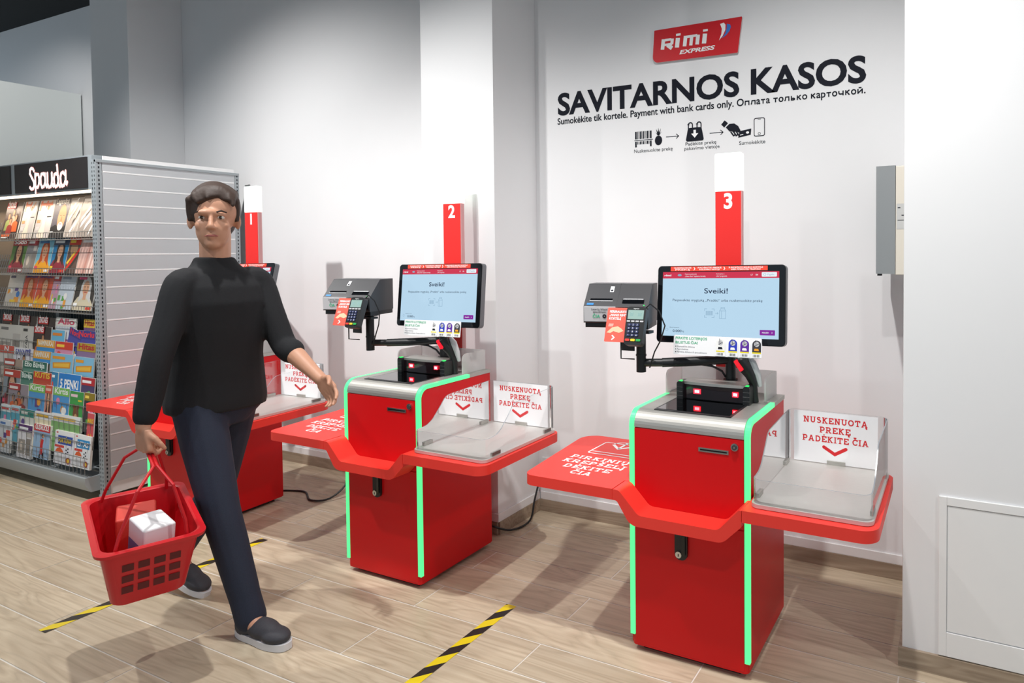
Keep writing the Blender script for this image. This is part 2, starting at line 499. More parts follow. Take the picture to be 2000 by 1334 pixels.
def wood(name, scale=1.0, c0='#b8a78e', c1='#cfc1a9', c2='#9a8a74'):
    m = bpy.data.materials.new(name)
    m.use_nodes = True
    nt = m.node_tree; b = nt.nodes['Principled BSDF']
    N = nt.nodes.new; L = nt.links.new
    tc = N('ShaderNodeTexCoord')
    at = N('ShaderNodeAttribute'); at.attribute_name = 'plank'
    mul = N('ShaderNodeVectorMath'); mul.operation = 'MULTIPLY'; mul.inputs[1].default_value = (37, 91, 13)
    L(at.outputs['Vector'], mul.inputs[0])
    ad = N('ShaderNodeVectorMath'); ad.operation = 'ADD'
    L(tc.outputs['Object'], ad.inputs[0]); L(mul.outputs[0], ad.inputs[1])
    mp = N('ShaderNodeMapping'); mp.inputs['Scale'].default_value = (0.55, 4.2, 4.2)
    L(ad.outputs[0], mp.inputs[0])
    n1 = N('ShaderNodeTexNoise'); n1.inputs['Scale'].default_value = 1.5; n1.inputs['Detail'].default_value = 3; n1.inputs['Distortion'].default_value = 0.6
    L(mp.outputs[0], n1.inputs['Vector'])
    # grain rings: contour lines of the low noise
    ml = N('ShaderNodeMath'); ml.operation = 'MULTIPLY'; ml.inputs[1].default_value = 11
    L(n1.outputs['Fac'], ml.inputs[0])
    fr = N('ShaderNodeMath'); fr.operation = 'PINGPONG'; fr.inputs[1].default_value = 0.5
    L(ml.outputs[0], fr.inputs[0])
    r1 = N('ShaderNodeValToRGB')
    r1.color_ramp.elements[0].position = 0.0; r1.color_ramp.elements[0].color = (*srgb(c2), 1)
    r1.color_ramp.elements[1].position = 0.16; r1.color_ramp.elements[1].color = (*srgb(c0), 1)
    e = r1.color_ramp.elements.new(0.5); e.color = (*srgb(c1), 1)
    L(fr.outputs[0], r1.inputs[0])
    mp2 = N('ShaderNodeMapping'); mp2.inputs['Scale'].default_value = (2.5, 70, 70)
    L(ad.outputs[0], mp2.inputs[0])
    n2 = N('ShaderNodeTexNoise'); n2.inputs['Scale'].default_value = 1.0; n2.inputs['Detail'].default_value = 4
    L(mp2.outputs[0], n2.inputs['Vector'])
    r2 = N('ShaderNodeValToRGB')
    r2.color_ramp.elements[0].position = 0.3; r2.color_ramp.elements[0].color = (*srgb(c0), 1)
    r2.color_ramp.elements[1].position = 0.7; r2.color_ramp.elements[1].color = (*srgb(c1), 1)
    L(n2.outputs['Fac'], r2.inputs[0])
    mx = N('ShaderNodeMix'); mx.data_type = 'RGBA'; mx.inputs[0].default_value = 0.62
    L(r1.outputs[0], mx.inputs[6]); L(r2.outputs[0], mx.inputs[7])
    # plank to plank tone
    hs = N('ShaderNodeHueSaturation')
    vv = N('ShaderNodeMath'); vv.operation = 'MULTIPLY_ADD'; vv.inputs[1].default_value = 0.12; vv.inputs[2].default_value = 0.95
    sx = N('ShaderNodeSeparateXYZ'); L(at.outputs['Vector'], sx.inputs[0]); L(sx.outputs[0], vv.inputs[0])
    L(vv.outputs[0], hs.inputs['Value']); L(mx.outputs[2], hs.inputs['Color'])
    L(hs.outputs[0], b.inputs['Base Color'])
    b.inputs['Roughness'].default_value = 0.42
    b.inputs['Specular IOR Level'].default_value = 0.4
    bp = N('ShaderNodeBump'); bp.inputs['Strength'].default_value = 0.06; bp.inputs['Distance'].default_value = 0.001
    L(n2.outputs['Fac'], bp.inputs['Height']); L(bp.outputs[0], b.inputs['Normal'])
    return m
WOOD = wood('wood_look_tile')
WOODB = wood('wood_look_skirting', c0='#9a8875', c1='#b5a48f', c2='#7d6d5c')
GROUT = mat('pale_grout', '#e6e0d6', 0.8)

def planks():
    rnd = random.Random(5)
    vs, fs, mi, pl = [], [], [], []
    H = 0.1855; W = 1.25; g = 0.0028
    def q(x0, x1, y0, y1, z, m, a):
        o = len(vs)
        vs.extend([(x0, y0, z), (x1, y0, z), (x1, y1, z), (x0, y1, z)])
        fs.append((o, o+1, o+2, o+3)); mi.append(m); pl.append(a)
    X0, X1, Y0, Y1 = -9.0, 4.0, -2.55, 3.3
    q(X0, X1, Y0, Y1, -0.0012, 1, (0, 0, 0))
    k = math.floor((Y0-2.086)/H)
    while 2.086+k*H < Y1:
        y0 = max(Y0, 2.086+k*H); y1 = min(Y1, 2.086+(k+1)*H)
        ox = -2.10 if k % 2 == 0 else -1.455
        j = math.floor((X0-ox)/W)
        while ox+j*W < X1:
            x0 = max(X0, ox+j*W); x1 = min(X1, ox+(j+1)*W)
            q(x0+g, x1-g, y0+g, y1-g, 0.0, 0, (rnd.random(), rnd.random(), rnd.random()))
            j += 1
        k += 1
    me = bpy.data.meshes.new('floor')
    me.from_pydata(vs, [], fs)
    me.materials.append(WOOD); me.materials.append(GROUT)
    me.polygons.foreach_set('material_index', mi)
    a = me.attributes.new('plank', 'FLOAT_VECTOR', 'FACE')
    a.data.foreach_set('vector', [c for p in pl for c in p])
    o = bpy.data.objects.new('floor', me); col.objects.link(o)
    return struct(o)
planks()

mb = MB(); mb.box(-9, 4, -2.5, 3.5, HC, HC+0.1, BLACKC); struct(mb.obj('ceiling', smooth=False))
mb = MB(); mb.box(-9, -0.9, YW, YW+0.12, 0, HC, WALL); mb.box(-0.9, 0.4, YW, YW+0.12, 0, HC, WALL); struct(mb.obj('wall_back', smooth=False))
mb = MB(); mb.box(-2.715, -2.222, YC, YW, 0, HC, WALL); struct(mb.obj('wall_pier_middle', bevel=0.002, smooth=False))
mb = MB(); mb.box(-6.03, -5.535, YC, YW, 0, HC, WALL); struct(mb.obj('wall_pier_left', bevel=0.002, smooth=False))
mb = MB(); mb.box(-0.201, 3.9, YP, YW, 0, HC, WALL); struct(mb.obj('wall_right', bevel=0.002, smooth=False))
mb = MB(); mb.box(-7.10, -6.99, 0.4, 3.175, 0, 2.89, mat('pale_partition', '#dfe4e2', 0.6)); struct(mb.obj('wall_left', bevel=0.002, smooth=False))

def skirting(name, x0, x1, y, side=None):
    mb = MB(); mb.box(x0, x1, y-0.012, y, 0, 0.068, WOODB)
    if side:
        mb.box(side[0], side[1], y, side[2], 0, 0.068, WOODB)
    struct(mb.obj(name, smooth=False))
skirting('baseboard_back', -2.222+0.012, -0.201, YW)
skirting('baseboard_left', -5.535+0.012, -2.715, YW)
skirting('baseboard_pier', -2.715, -2.222, YC, (-2.222, -2.210, YW-0.012))
skirting('baseboard_right', -0.213, 3.9, YP, (-0.213, -0.201, YW-0.012))
mb = MB(); mb.box(-2.210, -0.201, YW-0.008, YW, 0.068, 0.112, TRIMW); struct(mb.obj('trim_1', bevel=0.002))
mb = MB(); mb.box(-5.523, -2.715, YW-0.008, YW, 0.068, 0.112, TRIMW); struct(mb.obj('trim_2', bevel=0.002))
mb = MB(); mb.box(-2.715, -2.214, YC-0.008, YC, 0.068, 0.112, TRIMW); mb.box(-2.222, -2.214, YC, YW-0.008, 0.068, 0.112, TRIMW); struct(mb.obj('trim_3', bevel=0.002))

# access panel in the right wall
t = tag(empty('access_panel', (-0.082, YP, 0.072)), 'white square access hatch with frame low in the right wall', 'hatch')
mb = MB()
W_, H_ = 0.70, 0.563
mb.box(0, 0.026, -0.008, 0.0, 0, H_, TRIMW); mb.box(W_-0.026, W_, -0.008, 0.0, 0, H_, TRIMW)
mb.box(0.026, W_-0.026, -0.008, 0.0, H_-0.03, H_, TRIMW); mb.box(0.026, W_-0.026, -0.008, 0.0, 0, 0.085, TRIMW)
mb.obj('frame', t, bevel=0.0015)
mb = MB(); mb.box(0.028, W_-0.028, -0.005, 0.0, 0.088, H_-0.0325, TRIMW); mb.obj('door', t, bevel=0.001)

# grey box on the inner face of the right wall
t = tag(empty('wall_box', (-0.201, 2.80, 1.395)), 'tall grey and cream box mounted high on wall beside the right corner', 'wall box')
GB = mat('grey_box_front', '#8b8f91', 0.45); CB = mat('cream_box_side', '#ddd6c9', 0.5)
BXH = 0.428
mb = MB(); mb.box(-0.052, 0, 0, 0.30, 0.0, BXH, CB); mb.obj('housing', t, bevel=0.003)
mb = MB(); mb.prism([(-0.125, 0.0), (-0.080, -0.004), (-0.052, -0.004), (-0.052, 0.304), (-0.125, 0.304)], 'z', 0.004, BXH+0.002, GB); mb.obj('front_cover', t, bevel=0.002)
mb = MB(); mb.rect(-0.048, -0.010, 0.18, 0.28, mat('pale_label', '#c4c4c2', 0.5), (0, -0.0008, 0), XA, ZA)
mb.rect(-0.044, -0.034, 0.262, 0.266, INK, (0, -0.0012, 0), XA, ZA); mb.rect(-0.030, -0.016, 0.232, 0.236, INK, (0, -0.0012, 0), XA, ZA); mb.rect(-0.044, -0.020, 0.214, 0.216, INK, (0, -0.0012, 0), XA, ZA)
mb.obj('rating_label', t)
mb = MB(); mb.box(-0.120, -0.104, 0.004, 0.03, -0.004, 0.006, BLACK); mb.obj('latch', t)

# ------------------------------------------------------------------ wall graphics on the back wall
FX, FY = XA, ZA
def wallO(x, z, d=0.001): return (x, YW-d, z)
def decal(mb, name, label, cat, group=None):
    return tag(mb.obj(name, smooth=False), label, cat, group)
# red shop sign
t = tag(empty('shop_sign', (-1.235, YW, 2.465)), 'red slanted shop logo sign above the black headline on the wall', 'sign')
quad = [(-0.243, 0.004), (0.218, -0.002), (0.241, 0.170), (-0.231, 0.170)]
mb = MB(); mb.prism(rpoly(quad, [0.03, 0.004, 0.004, 0.004]), 'y', -0.014, -0.001, mat('sign_red', '#cf0f1d', 0.4), mat('sign_edge', '#c9b9b9', 0.4))
mb.obj('panel', t, bevel=0.001)
mb = MB()
O = (0, -0.0148, 0)
IK = [0]
def ink(pts, th=0.021):
    IK[0] += 1
    mb.stroke([(x+0.12*(y-0.06), y) for x, y in pts], th, WHITE, (0, -0.0148-IK[0]*4e-5, 0), XA, ZA)
B0, XH = 0.066, 0.118
# R i m i drawn as wide flat strokes
ink([(-0.186, B0), (-0.186, XH)], 0.020); ink([(-0.178, XH-0.006), (-0.142, XH-0.006)], 0.0125); ink([(-0.136, XH-0.003), (-0.136, 0.086)], 0.017); ink([(-0.178, 0.088), (-0.134, 0.088)], 0.012)
ink([(-0.160, 0.086), (-0.132, B0)], 0.021)
ink([(-0.105, B0), (-0.105, XH-0.004)], 0.023); ink([(-0.117, 0.130), (-0.092, 0.130)], 0.011)
ink([(-0.063, B0), (-0.063, XH)], 0.020); ink([(-0.060, XH-0.006), (0.000, XH-0.006)], 0.0125); ink([(0.005, B0), (0.005, XH-0.004)], 0.020); ink([(-0.029, B0), (-0.029, XH-0.004)], 0.018)
ink([(0.042, B0), (0.042, XH-0.004)], 0.023); ink([(0.030, 0.130), (0.055, 0.130)], 0.011)
mb.text('EXPRESS', WHITE, (0.005, -0.0148, 0.030), XA, ZA, cap=0.019, width=0.192, bold=0.035, shear=0.22)
mb.obj('lettering', t, smooth=False)
mb = MB()
mb.flat([(0.128, 0.150), (0.147, 0.154), (0.156, 0.142), (0.155, 0.118), (0.141, 0.090), (0.122, 0.070), (0.134, 0.100), (0.137, 0.125)], WHITE, O, XA, ZA)
mb.flat([(0.163, 0.146), (0.180, 0.140), (0.184, 0.128), (0.176, 0.108), (0.158, 0.090), (0.136, 0.078), (0.154, 0.100), (0.162, 0.125)], mat('sign_blue', '#2f74c8', 0.5), (0, -0.0149, 0), XA, ZA)
mb.obj('leaf_mark', t, smooth=False)

mb = MB(); mb.text('SAVITARNOS KASOS', INK, wallO(-1.243, 2.2585), FX, FY, cap=0.1135, width=1.655, bold=0.030)
decal(mb, 'wall_headline', 'large black lettering SAVITARNOS KASOS across the wall under the red sign', 'wall lettering')
mb = MB(); mb.text('Sumokėkite tik kortele. Payment with bank cards only. Оплата только карточкой.', INK, wallO(-1.2455, 2.205), FX, FY, cap=0.034, width=1.655, bold=0.018)
decal(mb, 'wall_subline', 'small black line about paying by card under the big headline', 'wall lettering')
CAPG = 'captions below the wall pictograms'
mb = MB(); mb.text('Nuskenuokite prekę', INK, wallO(-1.483, 2.014), FX, FY, cap=0.018, width=0.222)
decal(mb, 'caption', 'small caption Nuskenuokite prekę under barcode and pineapple', 'caption', CAPG)
mb = MB(); mb.text('Padėkite prekę', INK, wallO(-1.217, 2.031), FX, FY, cap=0.0165, width=0.166); mb.text('pakavimo vietoje', INK, wallO(-1.212, 2.008), FX, FY, cap=0.0165, width=0.19)
decal(mb, 'caption', 'two line caption Padėkite prekę pakavimo vietoje under the bag pictogram', 'caption', CAPG)
mb = MB(); mb.text('Sumokėkite', INK, wallO(-0.949, 2.014), FX, FY, cap=0.018, width=0.132)
decal(mb, 'caption', 'small caption Sumokėkite under the hand and phone pictograms', 'caption', CAPG)
PG = 'black pictograms on the wall'
mb = MB()
x = -1.588; widths = [12, 5, 4, 9, 5, 9, 4, 5, 9, 4, 12]; rnd = random.Random(2)
sc = 0.1/sum(w+4.5 for w in widths)
for i, w in enumerate(widths):
    mb.rect(x, x+w*sc, 2.085, 2.125, INK, (0, YW-0.001, 0), XA, ZA)
    mb.rect(x, x+w*sc, 2.057 if 0 < i < 10 else 2.043, 2.073, INK, (0, YW-0.001, 0), XA, ZA)
    x += (w+4.5)*sc
mb.rect(-1.592, -1.484, 2.077, 2.0805, INK, (0, YW-0.001, 0), XA, ZA)
decal(mb, 'barcode_pictogram', 'black barcode pictogram, first of the row under the wall text', 'pictogram', PG)
mb = MB()
mb.flat(arc(-1.452, 2.070, 0.021, 0.025, 0, 350, 20), INK, (0, YW-0.001, 0), XA, ZA)
for a in (-52, -26, 0, 26, 52):
    s_ = math.sin(R(a)); c_ = math.cos(R(a)); h_ = 0.040 if abs(a) < 40 else 0.030
    mb.flat([(-1.452-0.006*c_, 2.096), (-1.452+h_*s_*0.8, 2.096+h_*c_), (-1.452+0.006*c_, 2.096)], INK, (0, YW-0.0011-abs(a)*1e-6, 0), XA, ZA)
decal(mb, 'pineapple_pictogram', 'black pineapple pictogram next to the barcode pictogram', 'pictogram', PG)
for xa, xb, lb in ((-1.409, -1.338, 'thin black arrow between the pineapple and the bag pictogram'), (-1.169, -1.098, 'thin black arrow between the bag and the hand pictogram')):
    mb = MB(); o_ = (0, YW-0.001, 0)
    mb.stroke([(xa, 2.084), (xb, 2.084)], 0.0035, INK, o_, XA, ZA); mb.stroke([(xb-0.014, 2.096), (xb, 2.084), (xb-0.014, 2.072)], 0.0035, INK, o_, XA, ZA)
    decal(mb, 'arrow_pictogram', lb, 'arrow', 'arrows between the pictograms')
mb = MB(); o_ = (0, YW-0.001, 0)
mb.flat(rpoly([(-1.300, 2.051), (-1.199, 2.051), (-1.213, 2.120), (-1.286, 2.120)], [0.01, 0.01, 0.014, 0.014]), INK, o_, XA, ZA)
for c in (-1.273, -1.226):
    mb.stroke([(c-0.011, 2.112), (c-0.011, 2.135)]+arc(c, 2.135, 0.011, 0.011, 180, 0, 8)+[(c+0.011, 2.112)], 0.006, INK, (0, YW-0.0012, 0), XA, ZA)
mb.flat([(-1.256, 2.108), (-1.243, 2.108), (-1.243, 2.090), (-1.230, 2.090), (-1.2495, 2.068), (-1.269, 2.090), (-1.256, 2.090)], WHITE, (0, YW-0.0016, 0), XA, ZA)
decal(mb, 'bag_pictogram', 'black shopping bag pictogram with white down arrow', 'pictogram', PG)
mb = MB()
mb.flat([(-1.108, 2.122), (-1.090, 2.142), (-1.072, 2.126), (-1.092, 2.106)], INK, o_, XA, ZA)
mb.flat([(-1.084, 2.106), (-1.066, 2.122), (-1.040, 2.122), (-1.020, 2.108), (-1.008, 2.086), (-1.014, 2.074), (-1.030, 2.082), (-1.044, 2.078), (-1.052, 2.084), (-1.064, 2.084)], INK, (0, YW-0.0011, 0), XA, ZA)
for k in range(3):
    mb.stroke([(-1.058+k*0.014, 2.082), (-1.044+k*0.014, 2.062-k*0.001), (-1.036+k*0.014, 2.066)], 0.007, INK, (0, YW-0.0012, 0), XA, ZA)
mb.flat([(-1.020, 2.050), (-0.956, 2.060), (-0.953, 2.090), (-1.012, 2.082)], INK, (0, YW-0.0013, 0), XA, ZA)
mb.flat([(-1.010, 2.060), (-0.994, 2.062), (-0.994, 2.066), (-1.010, 2.064)], WHITE, (0, YW-0.0016, 0), XA, ZA)
mb.flat(arc(-0.972, 2.072, 0.008, 0.006, 0, 340, 12), WHITE, (0, YW-0.0016, 0), XA, ZA)
decal(mb, 'hand_pictogram', 'black pictogram of a hand holding out a bank card', 'pictogram', PG)
mb = MB()
mb.stroke(rpoly([(-0.939, 2.051), (-0.887, 2.051), (-0.887, 2.137), (-0.939, 2.137)], 0.008, 4), 0.004, INK, o_, XA, ZA, closed=True)
mb.stroke(arc(-0.913, 2.062, 0.006, 0.006, 0, 360, 12), 0.002, INK, o_, XA, ZA)
mb.rect(-0.921, -0.905, 2.1305, 2.1325, INK, o_, XA, ZA)
decal(mb, 'phone_pictogram', 'outlined phone pictogram, last of the row under the wall text', 'pictogram', PG)

# ------------------------------------------------------------------ floor tape
def tape(x, y0, y1, label, w=0.05):
    Y_ = mat('tape_yellow', '#e9cf1f', 0.45); K_ = mat('tape_black', '#23211f', 0.5); G_ = mat('tape_green', '#1c6b3c', 0.5)
    mb = MB(); p = 0.134; z = 0.0012
    n = int((y1-y0)/p)+3
    def clip(pts):
        out = []
        for lo, sgn in ((y0, 1), (y1, -1)):
            src = pts if lo == y0 else out
            res = []
            for i in range(len(src)):
                a, b = src[i-1], src[i]
                ia, ib = (a[1]-lo)*sgn >= 0, (b[1]-lo)*sgn >= 0
                if ia != ib:
                    t_ = (lo-a[1])/(b[1]-a[1]); res.append((a[0]+(b[0]-a[0])*t_, lo))
                if ib: res.append(b)
            out = res
            if not out: return []
        return out
    for i in range(-2, n):
        a = y0+i*p
        for k, m_ in ((0, Y_), (0.5, K_)):
            q = [(x-w/2, a+k*p-0.02), (x+w/2, a+k*p+0.04), (x+w/2, a+(k+.5)*p+0.04), (x-w/2, a+(k+.5)*p-0.02)]
            c = clip(q)
            if len(c) >= 3:
                mb.flat(c, m_, (0, 0, z), XA, YA)
    return tag(mb.obj('floor_tape', smooth=False), label, 'floor tape', 'striped tapes on the floor')
tape(-1.727, 1.0, 2.265, 'black and yellow striped tape on floor between checkouts 2 and 3')
tape(-3.30, 1.315, 2.25, 'black and yellow striped tape on floor passing under the walking person')

# ------------------------------------------------------------------ sockets and loose cables
def socket(x, z, label):
    t = tag(empty('wall_socket', (x, YW, z)), label, 'socket', 'sockets behind the checkouts')
    mb = MB(); mb.prism(rpoly([(-0.04, -0.04), (0.04, -0.04), (0.04, 0.04), (-0.04, 0.04)], 0.008), 'y', -0.008, 0, TRIMW); mb.obj('cover', t, bevel=0.002)
    mb = MB(); mb.cyl((0, -0.006, 0), (0, -0.040, 0), 0.022, BLACK, 18, 0.019); mb.obj('plug', t, bevel=0.003)
socket(-2.165, 0.27, 'white wall socket with black plug behind the red shelf of checkout 3')
def cable(path, label, r=0.0055):
    P = [Vector(p) for p in path]; out = []
    for i in range(len(P)-1):
        p0 = P[max(i-1, 0)]; p1 = P[i]; p2 = P[i+1]; p3 = P[min(i+2, len(P)-1)]
        for k in range(6):
            s_ = k/6
            out.append(0.5*((2*p1)+(p2-p0)*s_+(2*p0-5*p1+4*p2-p3)*s_*s_+(3*p1-p0-3*p2+p3)*s_**3))
    out.append(P[-1])
    mb = MB(); mb.tube(out, r, BLACK, 8)
    return tag(mb.obj('power_cable', None), label, 'cable', 'power cables of the checkouts')
cable([(-2.45, 2.70, 0.12), (-2.36, 2.77, 0.085), (-2.22, 2.785, 0.05), (-2.175, 2.87, 0.012), (-2.150, 2.99, 0.02), (-2.145, 3.03, 0.12), (-2.150, 3.09, 0.22), (-2.165, 3.155, 0.268)], 'black cable on the floor from checkout 2 up to the wall socket')
cable([(-3.93, 2.70, 0.05), (-3.90, 2.74, 0.008), (-3.72, 2.80, 0.006), (-3.56, 2.72, 0.006), (-3.44, 2.76, 0.02), (-3.40, 2.86, 0.10), (-3.42, 2.98, 0.28), (-3.43, 3.17, 0.30)], 'black cable on the floor between checkouts 1 and 2')
cable([(-0.90, 2.71, 0.42), (-0.845, 2.80, 0.35), (-0.83, 2.83, 0.2), (-0.83, 2.84, 0.10), (-0.84, 2.80, 0.02), (-0.88, 2.73, 0.006), (-0.95, 2.72, 0.006)], 'black cable hanging down behind checkout 3 to the floor')
# ------------------------------------------------------------------ self-checkouts
BW0, BW1, BD = -0.010, 0.453, 0.492
ZT, ZTOP, RC = 0.846, 0.904, 0.058

def outline(off=0.0, y_end=BD, zlow=0.06):
    """Front-and-top outline in (y, z), moved inwards by off."""
    r = RC-off
    return [(off, zlow), (off, ZT)]+[(RC-r*math.cos(R(a)), ZT+r*math.sin(R(a))) for a in range(10, 90, 10)]+[(RC, ZTOP-off), (y_end, ZTOP-off)]
def band(mb, o0, o1, y_end, x0, x1, m, zlow=0.06):
    a = outline(o0, y_end, zlow); b = outline(o1, y_end, zlow)
    n = len(a)
    for i in range(n-1):
        q = [a[i], a[i+1], b[i+1], b[i]]
        v = [(x, p[0], p[1]) for x in (x0, x1) for p in q]
        fs = [(0, 1, 2, 3), (7, 6, 5, 4), (0, 1, 5, 4), (3, 2, 6, 7)]
        if i == 0: fs.append((0, 3, 7, 4))
        if i == n-2: fs.append((1, 2, 6, 5))
        mb.add(v, fs, m)

def build_checkout():
    t = empty('self_checkout', (0, 0, 0))
    # cabinet ----------------------------------------------------------
    mb = MB()
    mb.prism([(0.012, 0.025), (BD, 0.025), (BD, 0.888)]+list(reversed(outline(0.016, BD-0.002, 0.03)[1:])), 'x', BW0+0.004, BW1-0.004, RED)
    mb.prism(rpoly([(BW0+0.0055, 0.002), (BW1-0.0055, 0.002), (BW1-0.0055, BD-0.004), (BW0+0.0055, BD-0.004)], [0.018, 0.018, 0.004, 0.004]), 'z', 0.022, 0.0585, RED)
    cab = mb.obj('cabinet', t, bevel=0.002)
    mb = MB(); mb.box(0.03, 0.41, 0.03, BD-0.03, 0, 0.024, BLACK); mb.obj('plinth', t)
    mb = MB(); mb.box(0.0105, 0.4325, 0.004, 0.013, 0.06, ZT-0.004, RED)
    mb.box(0.0105, 0.4325, 0.001, 0.010, 0.53, ZT-0.005, RED)
    up_ = mb.obj('upper_door', t, bevel=0.002)
    mb = MB(); mb.box(0.0105, 0.4325, 0.001, 0.012, 0.028, 0.525, RED); low = mb.obj('lower_door', t, bevel=0.002)
    mb = MB(); mb.box(0.266, 0.378, -0.0015, 0.002, 0.784, 0.799, CHROME); mb.box(0.272, 0.372, -0.0022, 0.0, 0.789, 0.794, BLACKG); mb.obj('card_slot', up_)
    mb = MB(); mb.cyl((0.401, 0.002, 0.815), (0.401, -0.006, 0.815), 0.0135, CHROME, 20); mb.cyl((0.401, -0.006, 0.815), (0.401, -0.010, 0.815), 0.009, DARKGREY, 16); mb.rect(0.3985, 0.4035, 0.811, 0.819, CHROME, (0, -0.0103, 0), XA, ZA)
    mb.obj('lock', up_)
    mb = MB(); mb.prism(rpoly([(0.176, 0.382), (0.224, 0.382), (0.224, 0.52), (0.176, 0.52)], [0.022, 0.022, 0.006, 0.006]), 'y', -0.010, 0.001, BLACK)
    mb.prism(rpoly([(0.204, 0.402), (0.218, 0.402), (0.218, 0.51), (0.204, 0.51)], 0.005), 'y', -0.015, -0.009, BLACKG)
    hd = mb.obj('handle', low, bevel=0.002)
    mb = MB(); mb.cyl((0.192, -0.009, 0.402), (0.192, -0.015, 0.402), 0.012, CHROME, 18); mb.rect(0.190, 0.194, 0.396, 0.406, BLACK, (0, -0.0153, 0), XA, ZA); mb.obj('key_lock', low)
    for x0, x1 in ((BW0, 0.0085), (0.4345, BW1)):
        mb = MB(); band(mb, 0.0, 0.016, 0.335, x0, x1, GREEN); mb.obj('light_strip', t, smooth=False)
    # metal top --------------------------------------------------------
    mb = MB()
    band(mb, 0.0, 0.016, BD, 0.0105, 0.4325, STEEL, zlow=ZT-0.002)
    for x0, x1 in ((BW0, 0.0105), (0.4325, BW1)):
        mb.box(x0, x1, 0.336, BD, 0.888, ZTOP, STEEL)
    mb.obj('metal_top', t)
    # scanner ----------------------------------------------------------
    sc_ = empty('scanner', (0, 0, 0)); sc_.parent = t
    gx0, gx1 = 0.070, 0.372
    mb = MB(); mb.prism(rpoly([(gx0, 0.045), (gx1, 0.045), (gx1, 0.375), (gx0, 0.375)], 0.004), 'z', ZTOP-0.006, ZTOP+0.0012, BLACK); mb.obj('frame', sc_)
    mb = MB(); mb.prism([(gx0+0.008, 0.060), (gx1-0.010, 0.060), (gx1-0.010, 0.285), (gx0+0.008, 0.285)], 'z', ZTOP, ZTOP+0.0022, mat('scanner_window', '#6c6d70', 0.05, 1.0)); mb.obj('scanner_glass', sc_)
    mb = MB(); mb.prism([(0.10, 0.262), (0.36, 0.262), (0.372, 0.285), (0.372, 0.345), (0.09, 0.345), (0.09, 0.285)], 'z', ZTOP, 0.966, BLACK)
    mb.obj('tower', sc_, bevel=0.003)
    mb = MB(); mb.prism([(0.104, 0.258)]+[(0.104+0.252*k/8, 0.258-0.010*math.sin(PI*k/8)) for k in range(1, 8)]+[(0.356, 0.258), (0.356, 0.266), (0.104, 0.266)], 'z', 0.910, 0.962, mat('tower_window', '#1a1114', 0.08, spec=0.8)); mb.obj('tower_glass', sc_)
    mb = MB(); mb.prism([(0.098, 0.262)]+[(0.098+0.264*k/8, 0.260-0.010*math.sin(PI*k/8)) for k in range(1, 8)]+[(0.362, 0.262), (0.372, 0.345), (0.09, 0.345)], 'z', 0.964, 0.975, STEEL); mb.obj('tower_cap', sc_, bevel=0.002)
    for x0 in (0.080, 0.354):
        mb = MB(); mb.prism(rpoly([(x0, ZTOP), (x0+0.026, ZTOP), (x0+0.026, 0.976), (x0, 0.976)], [0.004, 0.004, 0.01, 0.01]), 'y', 0.242, 0.30, BLACK)
        for z0 in (0.918, 0.935, 0.952):
            mb.box(x0-0.0005, x0+0.0265, 0.2412, 0.244, z0, z0+0.002, DARKGREY)
        mb.prism(rpoly([(x0+0.008, 0.972), (x0+0.020, 0.972), (x0+0.020, 0.979), (x0+0.008, 0.979)], 0.002), 'y', 0.244, 0.262, LEDG)
        mb.obj('ear', sc_, bevel=0.002)
    for cx, w in ((0.165, 0.030), (0.322, 0.024)):
        mb = MB(); o_ = (0, 0.2475, 0)
        mb.rect(cx-w/2, cx+w/2, 0.931, 0.950, LED, o_, XA, ZA)
        mb.rect(cx-w*0.32, cx+w*0.3, 0.935, 0.946, LEDW, (0, 0.2472, 0), XA, ZA)
        mb.obj('red_lamp', sc_, smooth=False)
    # cradle and shelves ----------------------------------------------
    mb = MB()
    topl = [(-0.029, 0.636), (-0.004, 0.636), (0.074, 0.556), (0.372, 0.556), (0.446, 0.636), (0.4545, 0.636)]
    botl = [(0.4545, 0.581), (0.388, 0.515), (0.042, 0.515), (-0.012, 0.597), (-0.029, 0.597)]
    pts = rpoly(topl+botl, [0, 0.03, 0.035, 0.035, 0.02, 0, 0, 0.05, 0.05, 0.03, 0], 5)
    mb.prism(pts, 'y', -0.10, 0.0, REDSHELF); mb.obj('cradle', t, bevel=0.002)
    mb = MB(); mb.prism(rpoly([(-0.030, -0.10), (-0.030, -0.004), (BW0, 0.0), (BW0, 0.485), (-0.485, 0.485), (-0.42, -0.10)], [0, 0, 0, 0, 0.075, 0.045], 8), 'z', 0.597, 0.637, REDSHELF)
    ls = mb.obj('left_shelf', t, bevel=0.003)
    mb = MB(); o_ = (0, 0, 0.6377)
    for s_, y, w, xc in (('PIRKINIŲ', 0.155, 0.272, -0.235), ('KREPŠELĮ', 0.099, 0.285, -0.232), ('DĖKITE', 0.040, 0.213, -0.229), ('ČIA', -0.018, 0.092, -0.222)):
        mb.slab(s_, WHITE, (xc, y, 0.6377), XA, YA, 0.038, w)
    th = 0.007
    mb.stroke(rpoly([(-0.333, 0.240), (-0.125, 0.240), (-0.125, 0.262), (-0.150, 0.405), (-0.332, 0.405)], 0.012), th, WHITE, o_, XA, YA, closed=True)
    mb.stroke([(-0.325, 0.268), (-0.135, 0.268)], th, WHITE, o_, XA, YA)
    mb.stroke([(-0.285, 0.385), (-0.236, 0.335), (-0.187, 0.385)], 0.014, WHITE, o_, XA, YA); mb.stroke([(-0.236, 0.34), (-0.236, 0.43)], 0.011, WHITE, o_, XA, YA)
    mb.stroke(arc(-0.236, 0.395, 0.05, 0.035, 0, 180, 10), th, WHITE, o_, XA, YA)
    mb.obj('shelf_lettering', ls, smooth=False)
